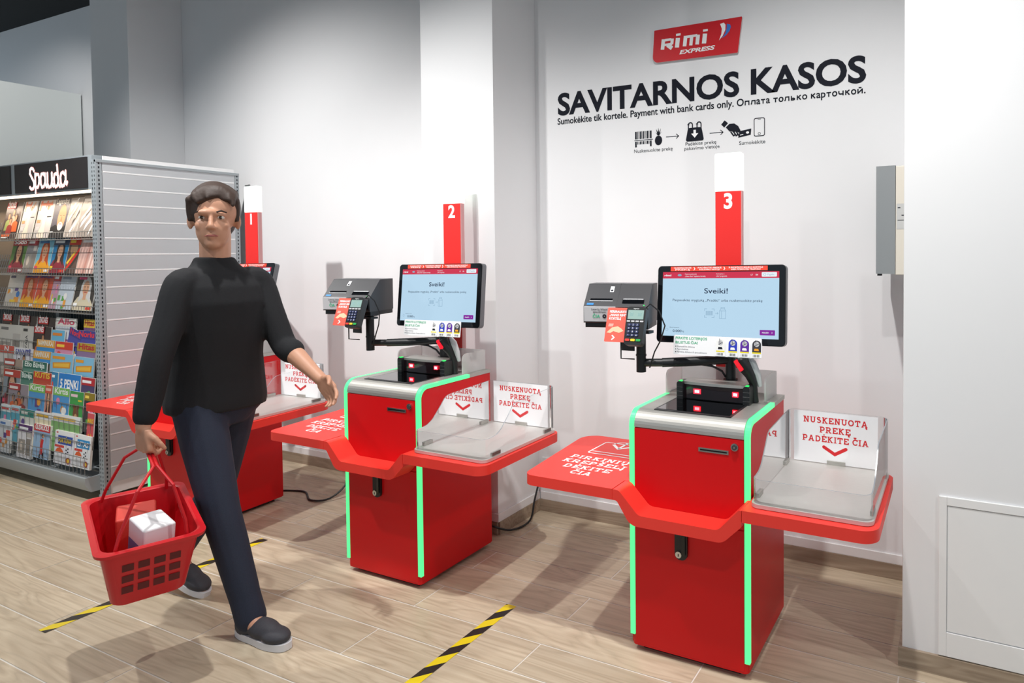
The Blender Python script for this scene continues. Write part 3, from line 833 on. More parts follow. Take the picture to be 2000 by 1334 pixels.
    mb = MB(); mb.prism(rpoly([(0.455, -0.10), (0.884, -0.10), (0.876, 0.485), (0.456, 0.485), (0.456, -0.02)], [0, 0.055, 0.05, 0, 0], 8), 'z', 0.597, 0.637, REDSHELF)
    mb.obj('right_shelf', t, bevel=0.003)
    mb = MB(); mb.prism(rpoly([(0.472, -0.065), (0.866, -0.065), (0.862, 0.470), (0.472, 0.470)], 0.03, 6), 'z', 0.639, 0.652, PLATE); mb.obj('weighing_plate', t, bevel=0.002)
    # clear guard ------------------------------------------------------
    loop = rpoly([(0.478, -0.060), (0.860, -0.060), (0.858, 0.466), (0.478, 0.466)], 0.032, 5)
    dense = []
    for i in range(len(loop)):
        a, b = Vector(loop[i]), Vector(loop[(i+1) % len(loop)])
        n = max(1, int((b-a).length/0.012))
        dense += [tuple(a+(b-a)*(k/n)) for k in range(n)]
    def hh(y):
        K = [(-1, .733), (-.01, .733), (.02, .737), (.052, .752), (.102, .800), (.135, .836), (.16, .845), (.47, .858)]
        for (y0, h0), (y1, h1) in zip(K, K[1:]):
            if y <= y1: return h0+(h1-h0)*(y-y0)/(y1-y0)
        return K[-1][1]
    cx, cy = 0.668, 0.203
    inn = []
    for i, p in enumerate(dense):
        a, b = Vector(dense[i-1]), Vector(dense[(i+1) % len(dense)])
        d = (b-a).normalized(); inn.append((p[0]-d.y*0.004, p[1]+d.x*0.004))
    n = len(dense); mb = MB()
    vs = [(p[0], p[1], 0.6535) for p in dense]+[(p[0], p[1], hh(p[1])) for p in dense]+[(p[0], p[1], 0.6535) for p in inn]+[(p[0], p[1], hh(q[1])) for p, q in zip(inn, dense)]
    mb.add(vs, [(i, (i+1) % n, n+(i+1) % n, n+i) for i in range(n)]+[(2*n+i, 3*n+i, 3*n+(i+1) % n, 2*n+(i+1) % n) for i in range(n)], PLEX)
    mb.add(vs, [(n+i, n+(i+1) % n, 3*n+(i+1) % n, 3*n+i) for i in range(n)], PLEXE)
    gd = mb.obj('clear_guard', t)
    for (x, y, sx, sy) in ((0.665, 0.458, 0.035, 0.006), (0.852, 0.40, 0.005, 0.028), (0.854, 0.02, 0.005, 0.028), (0.484, 0.40, 0.005, 0.026), (0.484, 0.02, 0.005, 0.026)):
        mb = MB(); mb.box(x-sx, x+sx, y-sy, y+sy, 0.652, 0.668, STEEL); mb.obj('clip', gd, bevel=0.001)
    mb = MB(); mb.box(0.500, 0.820, 0.4555, 0.457, 0.655, 0.856, PAPER)
    sy = 0.4552
    for s_, z, w, cp in (('NUSKENUOTĄ', 0.812, 0.245, 0.024), ('PREKĘ', 0.775, 0.118, 0.024), ('PADĖKITE ČIA', 0.738, 0.252, 0.024)):
        mb.slab(s_, REDINK, (0.660, sy, z), XA, ZA, cp, w)
    mb.stroke([(0.618, 0.719), (0.660, 0.694), (0.702, 0.719)], 0.013, REDINK, (0, sy, 0), XA, ZA, round_=True)
    mb.obj('sign_sheet', t, smooth=False)
    # shroud -----------------------------------------------------------
    mb = MB(); th = 0.006
    prof = [(0.325, 0.904), (0.490, 0.904), (0.490, 1.000), (0.325, 1.000)]
    for x0 in (-0.004, 0.414):
        mb.prism(rpoly(prof, [0, 0, 0.01, 0.028]), 'x', x0, x0+th, GREYW)
    mb.box(-0.004, 0.420, 0.488, 0.494, 0.86, 1.000, GREYW)
    mb.obj('shroud', t, bevel=0.0015)
    # beacon post ------------------------------------------------------
    px, py, pw, pd = 0.212, 0.512, 0.1185, 0.030
    ft = rpoly([(px-pw/2, py-pd/2), (px+pw/2, py-pd/2), (px+pw/2, py+pd/2), (px-pw/2, py+pd/2)], 0.006, 4)
    mb = MB(); mb.prism(ft, 'z', 0.70, 1.745, REDT, mat('post_side', '#d9a0a0', 0.5)); mb.f = mb.f; post = mb.obj('beacon_post', t)
    mb = MB(); mb.box(px-pw/2+0.003, px+pw/2-0.003, py-pd/2-0.001, py-pd/2, 0.70, 1.745, REDT); mb.obj('post_front', post)
    mb = MB(); mb.prism(rpoly([(px-pw/2, 1.746), (px+pw/2, 1.746), (px+pw/2, 1.906), (px-pw/2, 1.906)], [0, 0, 0.008, 0.008]), 'y', py-pd/2, py+pd/2, LAMP); mb.obj('lamp', post, bevel=0.004)
    # arm and posts ----------------------------------------------------
    mb = MB()
    mb.cyl((0.262, 0.372, ZTOP), (0.262, 0.372, 0.976), 0.030, BLACK, 20); mb.cyl((0.262, 0.372, 0.976), (0.262, 0.372, 1.20), 0.021, BLACK, 20)
    mb.tube([(-0.045, 0.205, 1.047), (0.05, 0.25, 1.047)], 0.0165, BLACK, 14); mb.tube([(0.02, 0.236, 1.047), (0.11, 0.285, 1.049), (0.20, 0.335, 1.053), (0.262, 0.372, 1.055)], [0.019, 0.0195, 0.019, 0.018], BLACK, 14)
    mb.cyl((-0.056, 0.2, 1.010), (-0.056, 0.2, 1.215), 0.0195, BLACK, 20)
    mb.cyl((-0.056, 0.2, 1.075), (-0.056, 0.2, 1.082), 0.0215, BLACK, 20)
    mb.tube([(0.245, 0.36, 0.985), (0.235, 0.345, 1.01), (0.20, 0.33, 1.03), (0.16, 0.315, 1.036)], 0.0045, BLACK, 6)
    mb.obj('support_arm', t)
    # monitor ----------------------------------------------------------
    mon = empty('monitor', (0.244, 0.283, 1.283)); mon.parent = t; mon.rotation_euler = (R(-6.5), R(-1.0), 0)
    mb = MB(); mb.prism(rpoly([(-0.265, -0.155), (0.265, -0.155), (0.265, 0.155), (-0.265, 0.155)], 0.016, 5), 'y', 0.0, 0.030, BLACK, mat('monitor_rim', '#6d6e72', 0.35, 0.6))
    mb.box(-0.10, 0.10, 0.03, 0.06, -0.08, 0.08, BLACK)
    mb.obj('casing', mon, bevel=0.002)
    mb = MB(); mb.prism(rpoly([(-0.262, -0.152), (0.262, -0.152), (0.262, 0.152), (-0.262, 0.152)], 0.014, 5), 'y', -0.0015, 0.001, BLACKG); mb.obj('bezel', mon)
    mb = MB(); o_ = lambda d: (0, -0.002-d, 0)
    sx0, sx1, sz0, sz1 = -0.242, 0.240, -0.128, 0.130
    mb.rect(sx0, sx1, sz0, 0.104, SCR, o_(0), XA, ZA)
    mb.rect(sx0, sx1, 0.104, sz1, SCRRED, o_(0), XA, ZA)
    T = lambda s_, x, z, cap, w=None, m=SCRINK, b=0.0, al='C': mb.text(s_, m, (x, -0.0026, z), XA, ZA, cap=cap, width=w, bold=b, align=al)
    T('Sveiki!', -0.012, 0.044, 0.020, 0.098, b=0.01)
    T('Paspauskite mygtuką „Pradėti“ arba nuskenuokite prekę', -0.010, 0.012, 0.0095, 0.372)
    T('rimi', -0.220, 0.113, 0.0075, 0.03, SCRW, 0.03, 'C'); T('Prašome perbraukti', -0.145, 0.119, 0.0042, 0.05, SCRW, 0, 'L'); T('„Mano Rimi“ lojalumo kortelę', -0.145, 0.110, 0.005, 0.088, SCRW, 0, 'L')
    T('Nuskaitykite su', -0.012, 0.119, 0.0042, 0.034, SCRW, 0, 'L'); T('„Rimi“ programėle', -0.012, 0.110, 0.005, 0.045, SCRW, 0, 'L')
    mb.flat(arc(-0.168, 0.117, 0.009, 0.0045, 0, 345, 12), SCRPALE, (0, -0.0026, 0), XA, ZA)
    T('LT', 0.133, 0.114, 0.0052, None, SCRW, 0.02); T('EN', 0.153, 0.114, 0.0052, None, SCRW, 0.02)
    mb.rect(0.172, 0.231, 0.109, 0.1265, SCRW, o_(0.0006), XA, ZA, 0.003); mb.text('Pagalba', SCRPALE, (0.208, -0.0030, 0.1145), XA, ZA, cap=0.0062, width=0.026); mb.stroke(arc(0.184, 0.1178, 0.005, 0.004, 0, 360, 10), 0.0012, SCRPALE, (0, -0.0030, 0), XA, ZA)
    P_ = lambda pts, w=0.0016, cl=False: mb.stroke(pts, w, SCRPALE, (0, -0.0026, 0), XA, ZA, closed=cl)
    for sx_ in (-1, 1):
        for sz_ in (-1, 1):
            P_([(-0.038+sx_*0.020, -0.034+sz_*0.008), (-0.038+sx_*0.020, -0.034+sz_*0.017), (-0.038+sx_*0.010, -0.034+sz_*0.017)])
    for k in range(7):
        P_([(-0.051+k*0.0043, -0.043), (-0.051+k*0.0043, -0.025)], 0.0022)
    P_([(-0.014, -0.034), (-0.001, -0.034)]); P_([(-0.005, -0.030), (-0.001, -0.034), (-0.005, -0.038)])
    P_([(0.005, -0.054), (0.030, -0.054), (0.030, -0.024), (0.025, -0.016), (0.010, -0.016), (0.005, -0.024)], 0.0016, True); P_([(0.005, -0.024), (0.030, -0.024)]); P_([(0.010, -0.016), (0.010, -0.011), (0.025, -0.011), (0.025, -0.016)]); P_([(0.013, -0.054), (0.013, -0.024)])
    T('0.000', -0.193, -0.112, 0.0095, 0.038, SCRINK, 0.01, 'L'); T('kg', -0.152, -0.111, 0.0062, None, SCRINK, 0, 'L'); T('Bendras svoris', -0.206, -0.095, 0.0032, 0.04, SCRINK, 0, 'L')
    mb.stroke(arc(-0.219, -0.103, 0.0055, 0.0055, 0, 360, 12), 0.0012, SCRPALE, (0, -0.0026, 0), XA, ZA)
    mb.rect(0.167, 0.226, -0.114, -0.094, SCRPUR, o_(0.0006), XA, ZA, 0.002); mb.text('PRADĖTI', SCRW, (0.189, -0.0030, -0.107), XA, ZA, cap=0.0052, width=0.026, bold=0.02); mb.stroke([(0.213, -0.101), (0.216, -0.104), (0.213, -0.107)], 0.0012, SCRW, (0, -0.0030, 0), XA, ZA)
    mb.obj('screen', mon, smooth=False)
    mb = MB(); BAN = mat('banner_red', '#f4452f', 0.5)
    mb.box(-0.208, 0.195, -0.0032, -0.0014, 0.1335, 0.1515, BAN)
    bo = -0.0035
    for xc, a, b_ in ((-0.155, 'NUSKENUOKITE', 'PREKĘ'), (-0.040, 'PADĖKITE PREKĘ', 'PAKAVIMO VIETOJE'), (0.108, 'SUMOKĖKITE BANKO KORTELE', 'ARBA MOBILIUOJU TELEFONU')):
        w = 0.075 if xc < -0.1 else (0.10 if xc < 0 else 0.138)
        mb.text(a, WHITE, (xc, bo, 0.1435), XA, ZA, cap=0.0052, width=w, bold=0.015); mb.text(b_, WHITE, (xc, bo, 0.1362), XA, ZA, cap=0.0052, width=w*0.86, bold=0.015)
    for xc in (-0.104, 0.022):
        mb.stroke([(xc-0.003, 0.149), (xc+0.002, 0.1425), (xc-0.003, 0.136)], 0.0026, WHITE, (0, bo, 0), XA, ZA)
    mb.obj('banner', mon, smooth=False)
    # lottery board ----------------------------------------------------
    lb = empty('lottery_board', (0.2545, 0.222, 1.128)); lb.parent = t; lb.rotation_euler = (R(-8), R(-0.6), 0)
    mb = MB(); mb.prism(rpoly([(-0.178, -0.039), (0.178, -0.039), (0.178, 0.037), (-0.178, 0.037)], 0.006), 'y', 0, 0.004, PAPER)
    o2 = -0.0006
    mb.text('PIRKITE LOTERIJOS', GREENP, (-0.170, o2, 0.021), XA, ZA, cap=0.0095, width=0.132, bold=0.015, align='L'); mb.text('BILIETUS ČIA!', GREENP, (-0.170, o2, 0.004), XA, ZA, cap=0.0095, width=0.094, bold=0.015, align='L')
    GP = mat('grey_print', '#777a80', 0.6)
    for k, (s_, w) in enumerate((('Skenuokite bilietus', 0.075), ('Apmokėkite', 0.048), ('Paimkite bilietus iš spausdintuvo', 0.126))):
        mb.text(s_, GP, (-0.163, o2, -0.010-0.0105*k), XA, ZA, cap=0.006, width=w, align='L'); mb.flat(arc(-0.168, -0.0075-0.0105*k, 0.002, 0.002, 0, 330, 8), INK, (0, o2, 0), XA, ZA)
    mb.obj('board', lb)
    for k, c in enumerate(('#f4f3f0', '#2438b8', '#5a1f9e', '#37343a')):
        x = 0.004+0.0465*k-0.003*(k == 0)
        cm = mat('ticket_%d' % k, c, 0.5)
        mb = MB(); mb.prism(rpoly([(x-0.003, -0.037), (x+0.037, -0.037), (x+0.037, 0.030), (x-0.003, 0.030)], [0.003, 0.003, 0.019, 0.019], 6), 'y', -0.0025, -0.0006, PAPER)
        o3 = (0, -0.0029, 0)
        mb.flat(rpoly([(x, -0.016), (x+0.034, -0.016), (x+0.034, 0.028), (x, 0.028)], [0, 0, 0.0165, 0.0165], 6), cm, o3, XA, ZA)
        mb.flat(arc(x+0.017, 0.014, 0.010, 0.010, 0, 345, 16), SILVER, (0, -0.0032, 0), XA, ZA); mb.stroke([(x+0.013, 0.030), (x+0.015, 0.012)], 0.002, DARKGREY, (0, -0.0035, 0), XA, ZA); mb.stroke([(x+0.010, 0.007), (x+0.025, 0.016)], 0.002, DARKGREY, (0, -0.0035, 0), XA, ZA)
        mb.rect(x, x+0.034, -0.021, -0.016, YEL, o3, XA, ZA)
        tc_ = [INK, WHITE, WHITE, mat('orange_print', '#f0a020', 0.5)][k]
        mb.flat(rpoly([(x+0.007, -0.011), (x+0.027, -0.011), (x+0.023, -0.002), (x+0.009, -0.002)], 0.002), tc_, (0, -0.0032, 0), XA, ZA)
        for j in range(7):
            mb.rect(x+0.004+j*0.0038, x+0.004+j*0.0038+(0.0022 if j % 3 else 0.0012), -0.034, -0.025, INK, o3, XA, ZA)
        mb.obj('lottery_ticket', lb, smooth=False)
    # printers ---------------------------------------------------------
    def printer(name, x, y, z, w, d, h, silver):
        p = empty(name, (x, y, z)); p.parent = t; p.rotation_euler = (0, 0, R(14))
        body = DARKGREY
        mb = MB()
        mb.prism([(0, 0.02), (d, 0.02), (d, h), (d*0.45, h), (0.0, h*0.50), (0, 0.025)], 'x', 0, w, mat('printer_shell', '#3d3d40', 0.42))
        mb.prism([(0.012, 0), (d, 0), (d, 0.021), (0.012, 0.021)], 'x', 0.004, w-0.004, BLACK)
        mb.obj('shell', p, bevel=0.004)
        sl = math.atan2(h*0.5, d*0.45)
        ux = Vector((0, math.cos(sl), math.sin(sl)))
        mb = MB()
        if silver:
            f = (0, -0.004, 0)
            mb.prism([(-0.004, 0.026), (0.012, 0.026), (0.004, h*0.50), (-0.007, h*0.49)], 'x', 0.003, w-0.003, SILVER)
            g = (0, -0.0085, 0)
            mb.text('Loterijų bilietai', INK, (w/2, -0.0075, 0.071), XA, ZA, cap=0.0078, width=0.066); mb.text('spausdinami', INK, (w/2, -0.0072, 0.061), XA, ZA, cap=0.0078, width=0.053)
            mb.text('ČIA', GREENP, (w/2-0.013, -0.0068, 0.041), XA, ZA, cap=0.0125, bold=0.02); mb.stroke(arc(w/2+0.020, 0.0475, 0.0055, 0.0055, 0, 360, 14), 0.005, INK, (0, -0.0068, 0), XA, ZA)
            mb.obj('front_cover', p)
            mb = MB(); o_ = Vector((0, 0, h*0.5))+Vector((0, -0.001, 0.0012))
            mb.rect(0.012, 0.040, 0.006, 0.016, mat('blue_print', '#2a83d0', 0.5), o_, XA, ux)
            mb.rect(w-0.040, w-0.024, 0.075, 0.105, PAPER, o_, XA, ux); mb.flat(arc(w-0.032, 0.083, 0.005, 0.005, 0, 330, 10), INK, o_+Vector((0, -0.0003, 0.0004)), XA, ux)
            mb.obj('printer_label', p, smooth=False)
            mb = MB(); mb.rect(0.022, w-0.022, 0.030, 0.040, BLACKG, o_, XA, ux); mb.rect(0.020, w-0.020, 0.026, 0.0295, SILVER, o_, XA, ux)
            mb.obj('paper_slot', p, smooth=False)
        else:
            o_ = Vector((0, 0, h*0.5))+Vector((0, -0.001, 0.0012))
            mb.rect(0.020, w-0.020, 0.020, 0.040, BLACKG, o_, XA, ux)
            for j in range(14):
                a = 0.022+j*(w-0.046)/14
                mb.rect(a, a+0.0052, 0.0405, 0.0445, SILVER, o_, XA, ux)
            mb.rect(0.004, w-0.004, 0.0, 0.004, DARKGREY, o_, XA, ux); mb.flat(arc(w-0.018, 0.010, 0.003, 0.003, 0, 330, 8), LEDG, o_, XA, ux)
            mb.obj('paper_slot', p, smooth=False)
            mb = MB(); mb.box(0.004, w-0.004, -0.003, 0.002, 0.030, h*0.46, BLACKG); mb.obj('front_cover', p, bevel=0.002)
        return p
    printer('lottery_printer', -0.262, 0.098, 1.190, 0.136, 0.19, 0.172, True)
    printer('receipt_printer', -0.124, 0.118, 1.186, 0.128, 0.20, 0.176, False)
    mb = MB(); mb.box(-0.13, -0.05, 0.17, 0.25, 1.178, 1.192, BLACK); mb.box(-0.118, -0.062, 0.150, 0.155, 1.10, 1.18, BLACK); mb.box(-0.13, 0.0, 0.155, 0.20, 1.17, 1.18, BLACK)
    mb.tube([(-0.10, 0.11, 1.155), (-0.10, 0.11, 1.075), (-0.05, 0.13, 1.072)], 0.003, BLACK, 6)
    mb.obj('bracket', t)
    # card terminal ----------------------------------------------------
    ct = empty('card_terminal', (-0.0205, 0.052, 1.140)); ct.parent = t; ct.rotation_euler = (R(-20), 0, R(6))
    mb = MB(); mb.prism(rpoly([(-0.037, 0), (0.037, 0), (0.040, 0.15), (-0.040, 0.15)], [0.012, 0.012, 0.014, 0.014]), 'y', 0, 0.030, BLACK, DARKGREY); mb.obj('case', ct, bevel=0.004)
    mb = MB(); mb.rect(-0.032, 0.032, 0.100, 0.136, mat('terminal_lcd', '#000000', 0.3, emit='#b5d8cf', estr=0.85), (0, -0.0008, 0), XA, ZA)
    mb.rect(-0.024, -0.010, 0.112, 0.126, mat('lcd_mark', '#86a8a4', 0.5), (0, -0.0012, 0), XA, ZA); mb.rect(0.008, 0.024, 0.112, 0.124, mat('lcd_mark', '#86a8a4', 0.5), (0, -0.0012, 0), XA, ZA)
    mb.text('Ingenico', WHITE, (0.0, -0.0010, 0.140), XA, ZA, cap=0.0045, width=0.022)
    mb.obj('display', ct, smooth=False)
    KB = mat('key_blue', '#25305c', 0.5)
    for r_ in range(4):
        for c_ in range(3):
            mb = MB(); x = -0.022+c_*0.0165; z = 0.078-r_*0.0135
            mb.prism(rpoly([(x-0.007, z-0.005), (x+0.007, z-0.005), (x+0.007, z+0.005), (x-0.007, z+0.005)], 0.003, 3), 'y', -0.003, 0.001, KB)
            mb.text('123456789*0#'[r_*3+c_], WHITE, (x, -0.0034, z-0.003), XA, ZA, cap=0.006)
            mb.obj('key', ct, smooth=False)
    for j in range(4):
        mb = MB(); x = -0.027+j*0.018
        mb.prism(rpoly([(x-0.007, 0.089), (x+0.007, 0.089), (x+0.007, 0.095), (x-0.007, 0.095)], 0.002, 3), 'y', -0.002, 0.001, SILVER); mb.obj('function_key', ct, smooth=False)
    for j, c in enumerate(('#d8392c', '#e8cc2e', '#2da650')):
        mb = MB(); x = -0.023+j*0.022
        mb.prism(rpoly([(x-0.009, 0.014), (x+0.009, 0.014), (x+0.009, 0.023), (x-0.009, 0.023)], 0.003, 3), 'y', -0.003, 0.001, mat('key_'+c[1:], c, 0.45)); mb.obj('command_key', ct, smooth=False)
    mb = MB(); mb.tube([(0.03, 0.02, 0.15), (0.05, 0.01, 0.165), (0.085, 0.02, 0.14), (0.105, 0.05, 0.09), (0.08, 0.09, 0.04), (0.05, 0.12, 0.0), (0.03, 0.14, -0.06)], 0.0028, BLACK, 6); mb.obj('cord', ct)
    # coral loyalty card -----------------------------------------------
    pc = empty('promo_card', (-0.100, 0.060, 1.146)); pc.parent = t; pc.rotation_euler = (R(-20), 0, R(6))
    mb = MB(); mb.prism(rpoly([(-0.046, 0), (0.044, 0), (0.044, 0.136), (-0.046, 0.136)], 0.004, 3), 'y', 0, 0.002, CORAL)
    for s_, z, w in (('PERBRAUKITE', 0.116, 0.070), ('„MANO RIMI“', 0.102, 0.070), ('KORTELĘ', 0.088, 0.050)):
        mb.text(s_, WHITE, (-0.036, -0.0006, z), XA, ZA, cap=0.0085, width=w, bold=0.03, align='L')
    mb.flat([(-0.040, 0.036), (-0.020, 0.056), (0.004, 0.062), (0.022, 0.052), (0.030, 0.044), (0.012, 0.036), (-0.012, 0.042), (-0.024, 0.034)], SKINP, (0, -0.0006, 0), XA, ZA)
    mb.flat([(-0.036, 0.060), (-0.016, 0.060), (-0.014, 0.072), (-0.034, 0.072)], mat('card_pink', '#f7a79a', 0.5), (0, -0.0008, 0), XA, ZA)
    mb.stroke([(-0.016, 0.026), (-0.006, 0.017), (-0.016, 0.008)], 0.005, WHITE, (0, -0.0006, 0), XA, ZA)
    mb.obj('card', pc, smooth=False)
    return t

def number_part(post, s_):
    mb = MB(); mb.text(s_, WHITE, (0.212, 0.512-0.015-0.0016, 1.674), XA, ZA, cap=0.060, bold=0.035); mb.obj('number', post, smooth=False)
def kid(o, n):
    return [c for c in o.children if c.name.split('.')[0] == n][0]
CHK = 'red self-checkouts along the wall'
k3 = build_checkout()
k2 = copy_tree(k3); k1 = copy_tree(k3)
for k, n, loc, lb in ((k3, '3', (-1.1205, 2.2043, 0), 'red self-checkout with the number 3 on its beacon post, nearest the camera'),
                      (k2, '2', (-2.6142, 2.1942, 0), 'red self-checkout with the number 2 on its beacon post, middle one'),
                      (k1, '1', (-4.1553, 2.1565, 0), 'red self-checkout with the number 1 on its beacon post, behind the walking person')):
    k.location = loc
    tag(k, lb, 'self-checkout', CHK)
    number_part(kid(k, 'beacon_post'), n)
k1.rotation_euler.z = R(2.0)
for k, dx, dy, dt in ((k2, 0.026, 0.045, 0), (k1, 0.03, 0.085, -8)):
    m_ = kid(k, 'monitor'); m_.location.x += dx; m_.location.y += dy; m_.rotation_euler.x += R(dt)
    m_ = kid(k, 'lottery_board'); m_.location.x += dx; m_.location.y += dy-(0.02 if dt else 0)

# the swing arm of checkout 1 is turned back towards the wall
_pm = Matrix.Translation((0.262, 0.372, 0)) @ Matrix.Rotation(R(-50), 4, 'Z') @ Matrix.Translation((-0.262, -0.372, 0))
for n_ in ('lottery_printer', 'receipt_printer', 'bracket', 'support_arm', 'card_terminal', 'promo_card'):
    c_ = kid(k1, n_); c_.matrix_basis = _pm @ c_.matrix_basis

# handheld scanners standing in their holders
def handheld(k, label):
    t = empty('handheld_scanner', k.location); t.rotation_euler = k.rotation_euler
    t.location = k.matrix_basis @ Vector((0.375, 0.315, 0.905))
    mb = MB()
    mb.tube([(0.005, 0.0, 0.0), (0.004, 0.0, 0.03), (0.0, -0.002, 0.07), (-0.012, -0.008, 0.105), (-0.030, -0.016, 0.135), (-0.047, -0.022, 0.165), (-0.050, -0.020, 0.178)], [0.015, 0.013, 0.015, 0.020, 0.026, 0.026, 0.015], BLACK, 14)
    mb.obj('grip', t)
    mb = MB(); mb.tube([(0.022, 0.012, 0.06), (0.014, 0.006, 0.105), (-0.006, 0.004, 0.150), (-0.022, 0.002, 0.176)], [0.008, 0.014, 0.016, 0.008], SILVER, 10); mb.obj('back_shell', t)
    mb = MB(); mb.M = Matrix.Translation((-0.046, -0.046, 0.146)) @ Matrix.Rotation(R(-35), 4, 'Y')
    mb.prism(rpoly([(-0.008, -0.024), (0.008, -0.024), (0.008, 0.024), (-0.008, 0.024)], 0.005), 'y', -0.004, 0.012, mat('red_window', '#c01020', 0.2, emit='#ff2030', estr=0.8)); mb.obj('scan_window', t)
    return tag(t, label, 'scanner', 'handheld scanners on the checkouts')
handheld(k3, 'black handheld barcode scanner standing at the right of the checkout 3 scanner tower')
handheld(k2, 'black handheld barcode scanner standing at the right of the checkout 2 scanner tower')
handheld(k1, 'black handheld barcode scanner on checkout 1, partly behind the person')
# ------------------------------------------------------------------ magazine rack
STG = mat('rack_grey_metal', '#a9b0b4', 0.45, 0.1)
STD = mat('rack_dark_back', '#3d4850', 0.6)
SLAT = mat('slat_board', '#cacdd0', 0.5)
SLATL = mat('slat_insert', '#ffffff', 0.25)
HOLE = mat('post_slot', '#20242a', 0.8)
WIRE = mat('wire_chrome', '#b5b8ba', 0.3, 0.9)
WARMB = mat('warm_back_panel', '#8a7a6a', 0.6)
rk = tag(empty('magazine_rack', (-5.2, 2.6, 0)), 'grey metal magazine rack with lit Spauda sign and slatted white side', 'rack')
def rp(mb, name, **k):
    o = mb.obj(name, rk, **k); o.location = (5.2, -2.6, 0); return o
XR = -4.73
def post(y0, y1, x0, x1, name='post'):
    mb = MB(); mb.box(x0, x1, y0, y1, 0.02, 2.065, STG); mb.box(x0-0.004, x1+0.004, y0-0.004, y1+0.004, 0, 0.02, STG)
    z = 0.05
    while z < 2.05:
        cx = (x0+x1)/2; cy = (y0+y1)/2
        for dx in (-0.012, 0.012):
            mb.rect(cx+dx-0.003, cx+dx+0.003, z, z+0.013, HOLE, (0, y0-0.0006, 0), XA, ZA)
        mb.rect(cy-0.0035, cy+0.0035, z, z+0.013, HOLE, (x1+0.0006, 0, 0), YA, ZA)
        z += 0.0255
    rp(mb, name, smooth=False)
post(2.211, 2.243, -4.783, XR)
post(3.062, 3.092, -4.783, XR)
mb = MB(); mb.box(XR-0.012, XR-0.006, 2.243, 3.062, 0.02, 2.05, SLATL)
z = 0.09
while z < 2.03:
    mb.box(XR-0.007, XR-0.001, 2.246, 3.060, z, min(z+0.0912, 2.05), SLAT); mb.box(XR-0.007, XR-0.0004, 2.250, 3.056, z+0.0918, min(z+0.1008, 2.05), SLATL); z += 0.1005
rp(mb, 'side_panel', bevel=0.001)
mb = MB(); mb.box(XR-0.02, XR+0.004, 2.211, 3.092, 2.05, 2.068, STG); rp(mb, 'top_rail', bevel=0.002)
mb = MB(); mb.box(XR-0.03, XR-0.012, 2.62, 2.80, 2.068, 2.078, STG); mb.tube([(XR-0.02, 2.80, 2.074), (XR-0.02, 2.90, 2.078), (XR-0.02, 3.0, 2.068)], 0.004, TRIMW, 6); rp(mb, 'light_cable')
mb = MB(); mb.box(-7.0, -4.783, 2.50, 2.52, 0.08, 2.05, STD)
mb.box(-7.0, -4.783, 2.40, 2.41, 1.12, 1.90, WARMB)
rp(mb, 'back_panel', smooth=False)
mb = MB(); mb.box(-4.79, -4.784, 2.25, 2.50, 1.12, 1.90, WARMB); rp(mb, 'inner_side', smooth=False)
mb = MB()
for x in (-5.74,):
    mb.box(x-0.02, x+0.02, 2.43, 2.50, 0.1, 2.05, STG)
rp(mb, 'upright')
# header with lit sign
mb = MB(); mb.box(-7.0, -4.784, 2.215, 2.40, 1.888, 2.098, STG); rp(mb, 'header', bevel=0.002)
SB = mat('sign_black', '#2b2728', 0.5)
SLIT = mat('lit_letters', '#ffffff', 0.5, emit='#fff1ec', estr=1.25)
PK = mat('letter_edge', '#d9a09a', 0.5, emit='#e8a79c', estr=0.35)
for x0, x1 in ((-5.708, -4.822), (-6.66, -5.772)):
    mb = MB(); mb.box(x0, x1, 2.207, 2.214, 1.900, 2.088, SB); rp(mb, 'sign_panel', bevel=0.001)
S = []
P = lambda *a: S.append(a)
P((253, 170), (246, 153), (233, 150), (224, 162), (222, 190), (236, 220), (250, 248), (252, 280), (243, 300), (229, 303), (219, 290))
P((262, 190), (262, 330)); P((262, 212), (272, 194), (286, 196), (292, 218), (290, 262), (280, 290), (264, 288))
P((334, 206), (325, 190), (310, 194), (303, 222), (304, 266), (312, 290), (326, 284), (336, 258)); P((337, 190), (337, 265), (348, 288))
P((355, 188), (354, 265), (364, 290), (379, 284), (387, 255)); P((388, 186), (387, 262), (398, 284))
P((433, 206), (421, 190), (408, 197), (402, 226), (404, 266), (413, 288), (426, 280), (434, 252)); P((428, 130), (435, 265), (445, 286))
P((482, 198), (470, 182), (457, 190), (450, 216), (452, 260), (461, 284), (475, 277), (485, 246)); P((488, 174), (487, 255), (494, 268), (498, 255))
def sm(p):
    x, y = p; s_ = (x-95)/535
    top = 115-0.1*(x-95); bot = 340-0.07*(x-95)
    return (-5.707+s_*0.882, 2.0975-(y-top)/(bot-top)*0.2025)
mb = MB()
for i, st in enumerate(S):
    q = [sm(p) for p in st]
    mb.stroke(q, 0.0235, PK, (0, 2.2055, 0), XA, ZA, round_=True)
for st in S:
    mb.stroke([sm(p) for p in st], 0.0155, SLIT, (0, 2.2045, 0), XA, ZA, round_=True)
rp(mb, 'sign_lettering', smooth=False)
mb = MB(); mb.box(-6.7, -4.80, 2.225, 2.245, 1.874, 1.888, mat('led_strip', '#fff0dd', 0.5, emit='#ffe6c8', estr=3.0)); rp(mb, 'light_strip')
for cx in (-5.25, -6.2):
    l = bpy.data.lights.new('rack_light', 'AREA'); l.shape = 'RECTANGLE'; l.size = 0.85; l.size_y = 0.03; l.energy = 4.0; l.color = (1, 0.84, 0.66)
    o = bpy.data.objects.new('rack_light', l); col.objects.link(o); o.parent = rk
    o.location = (cx+5.2, 2.25-2.6, 1.868); o.rotation_euler = (R(-20), 0, 0)
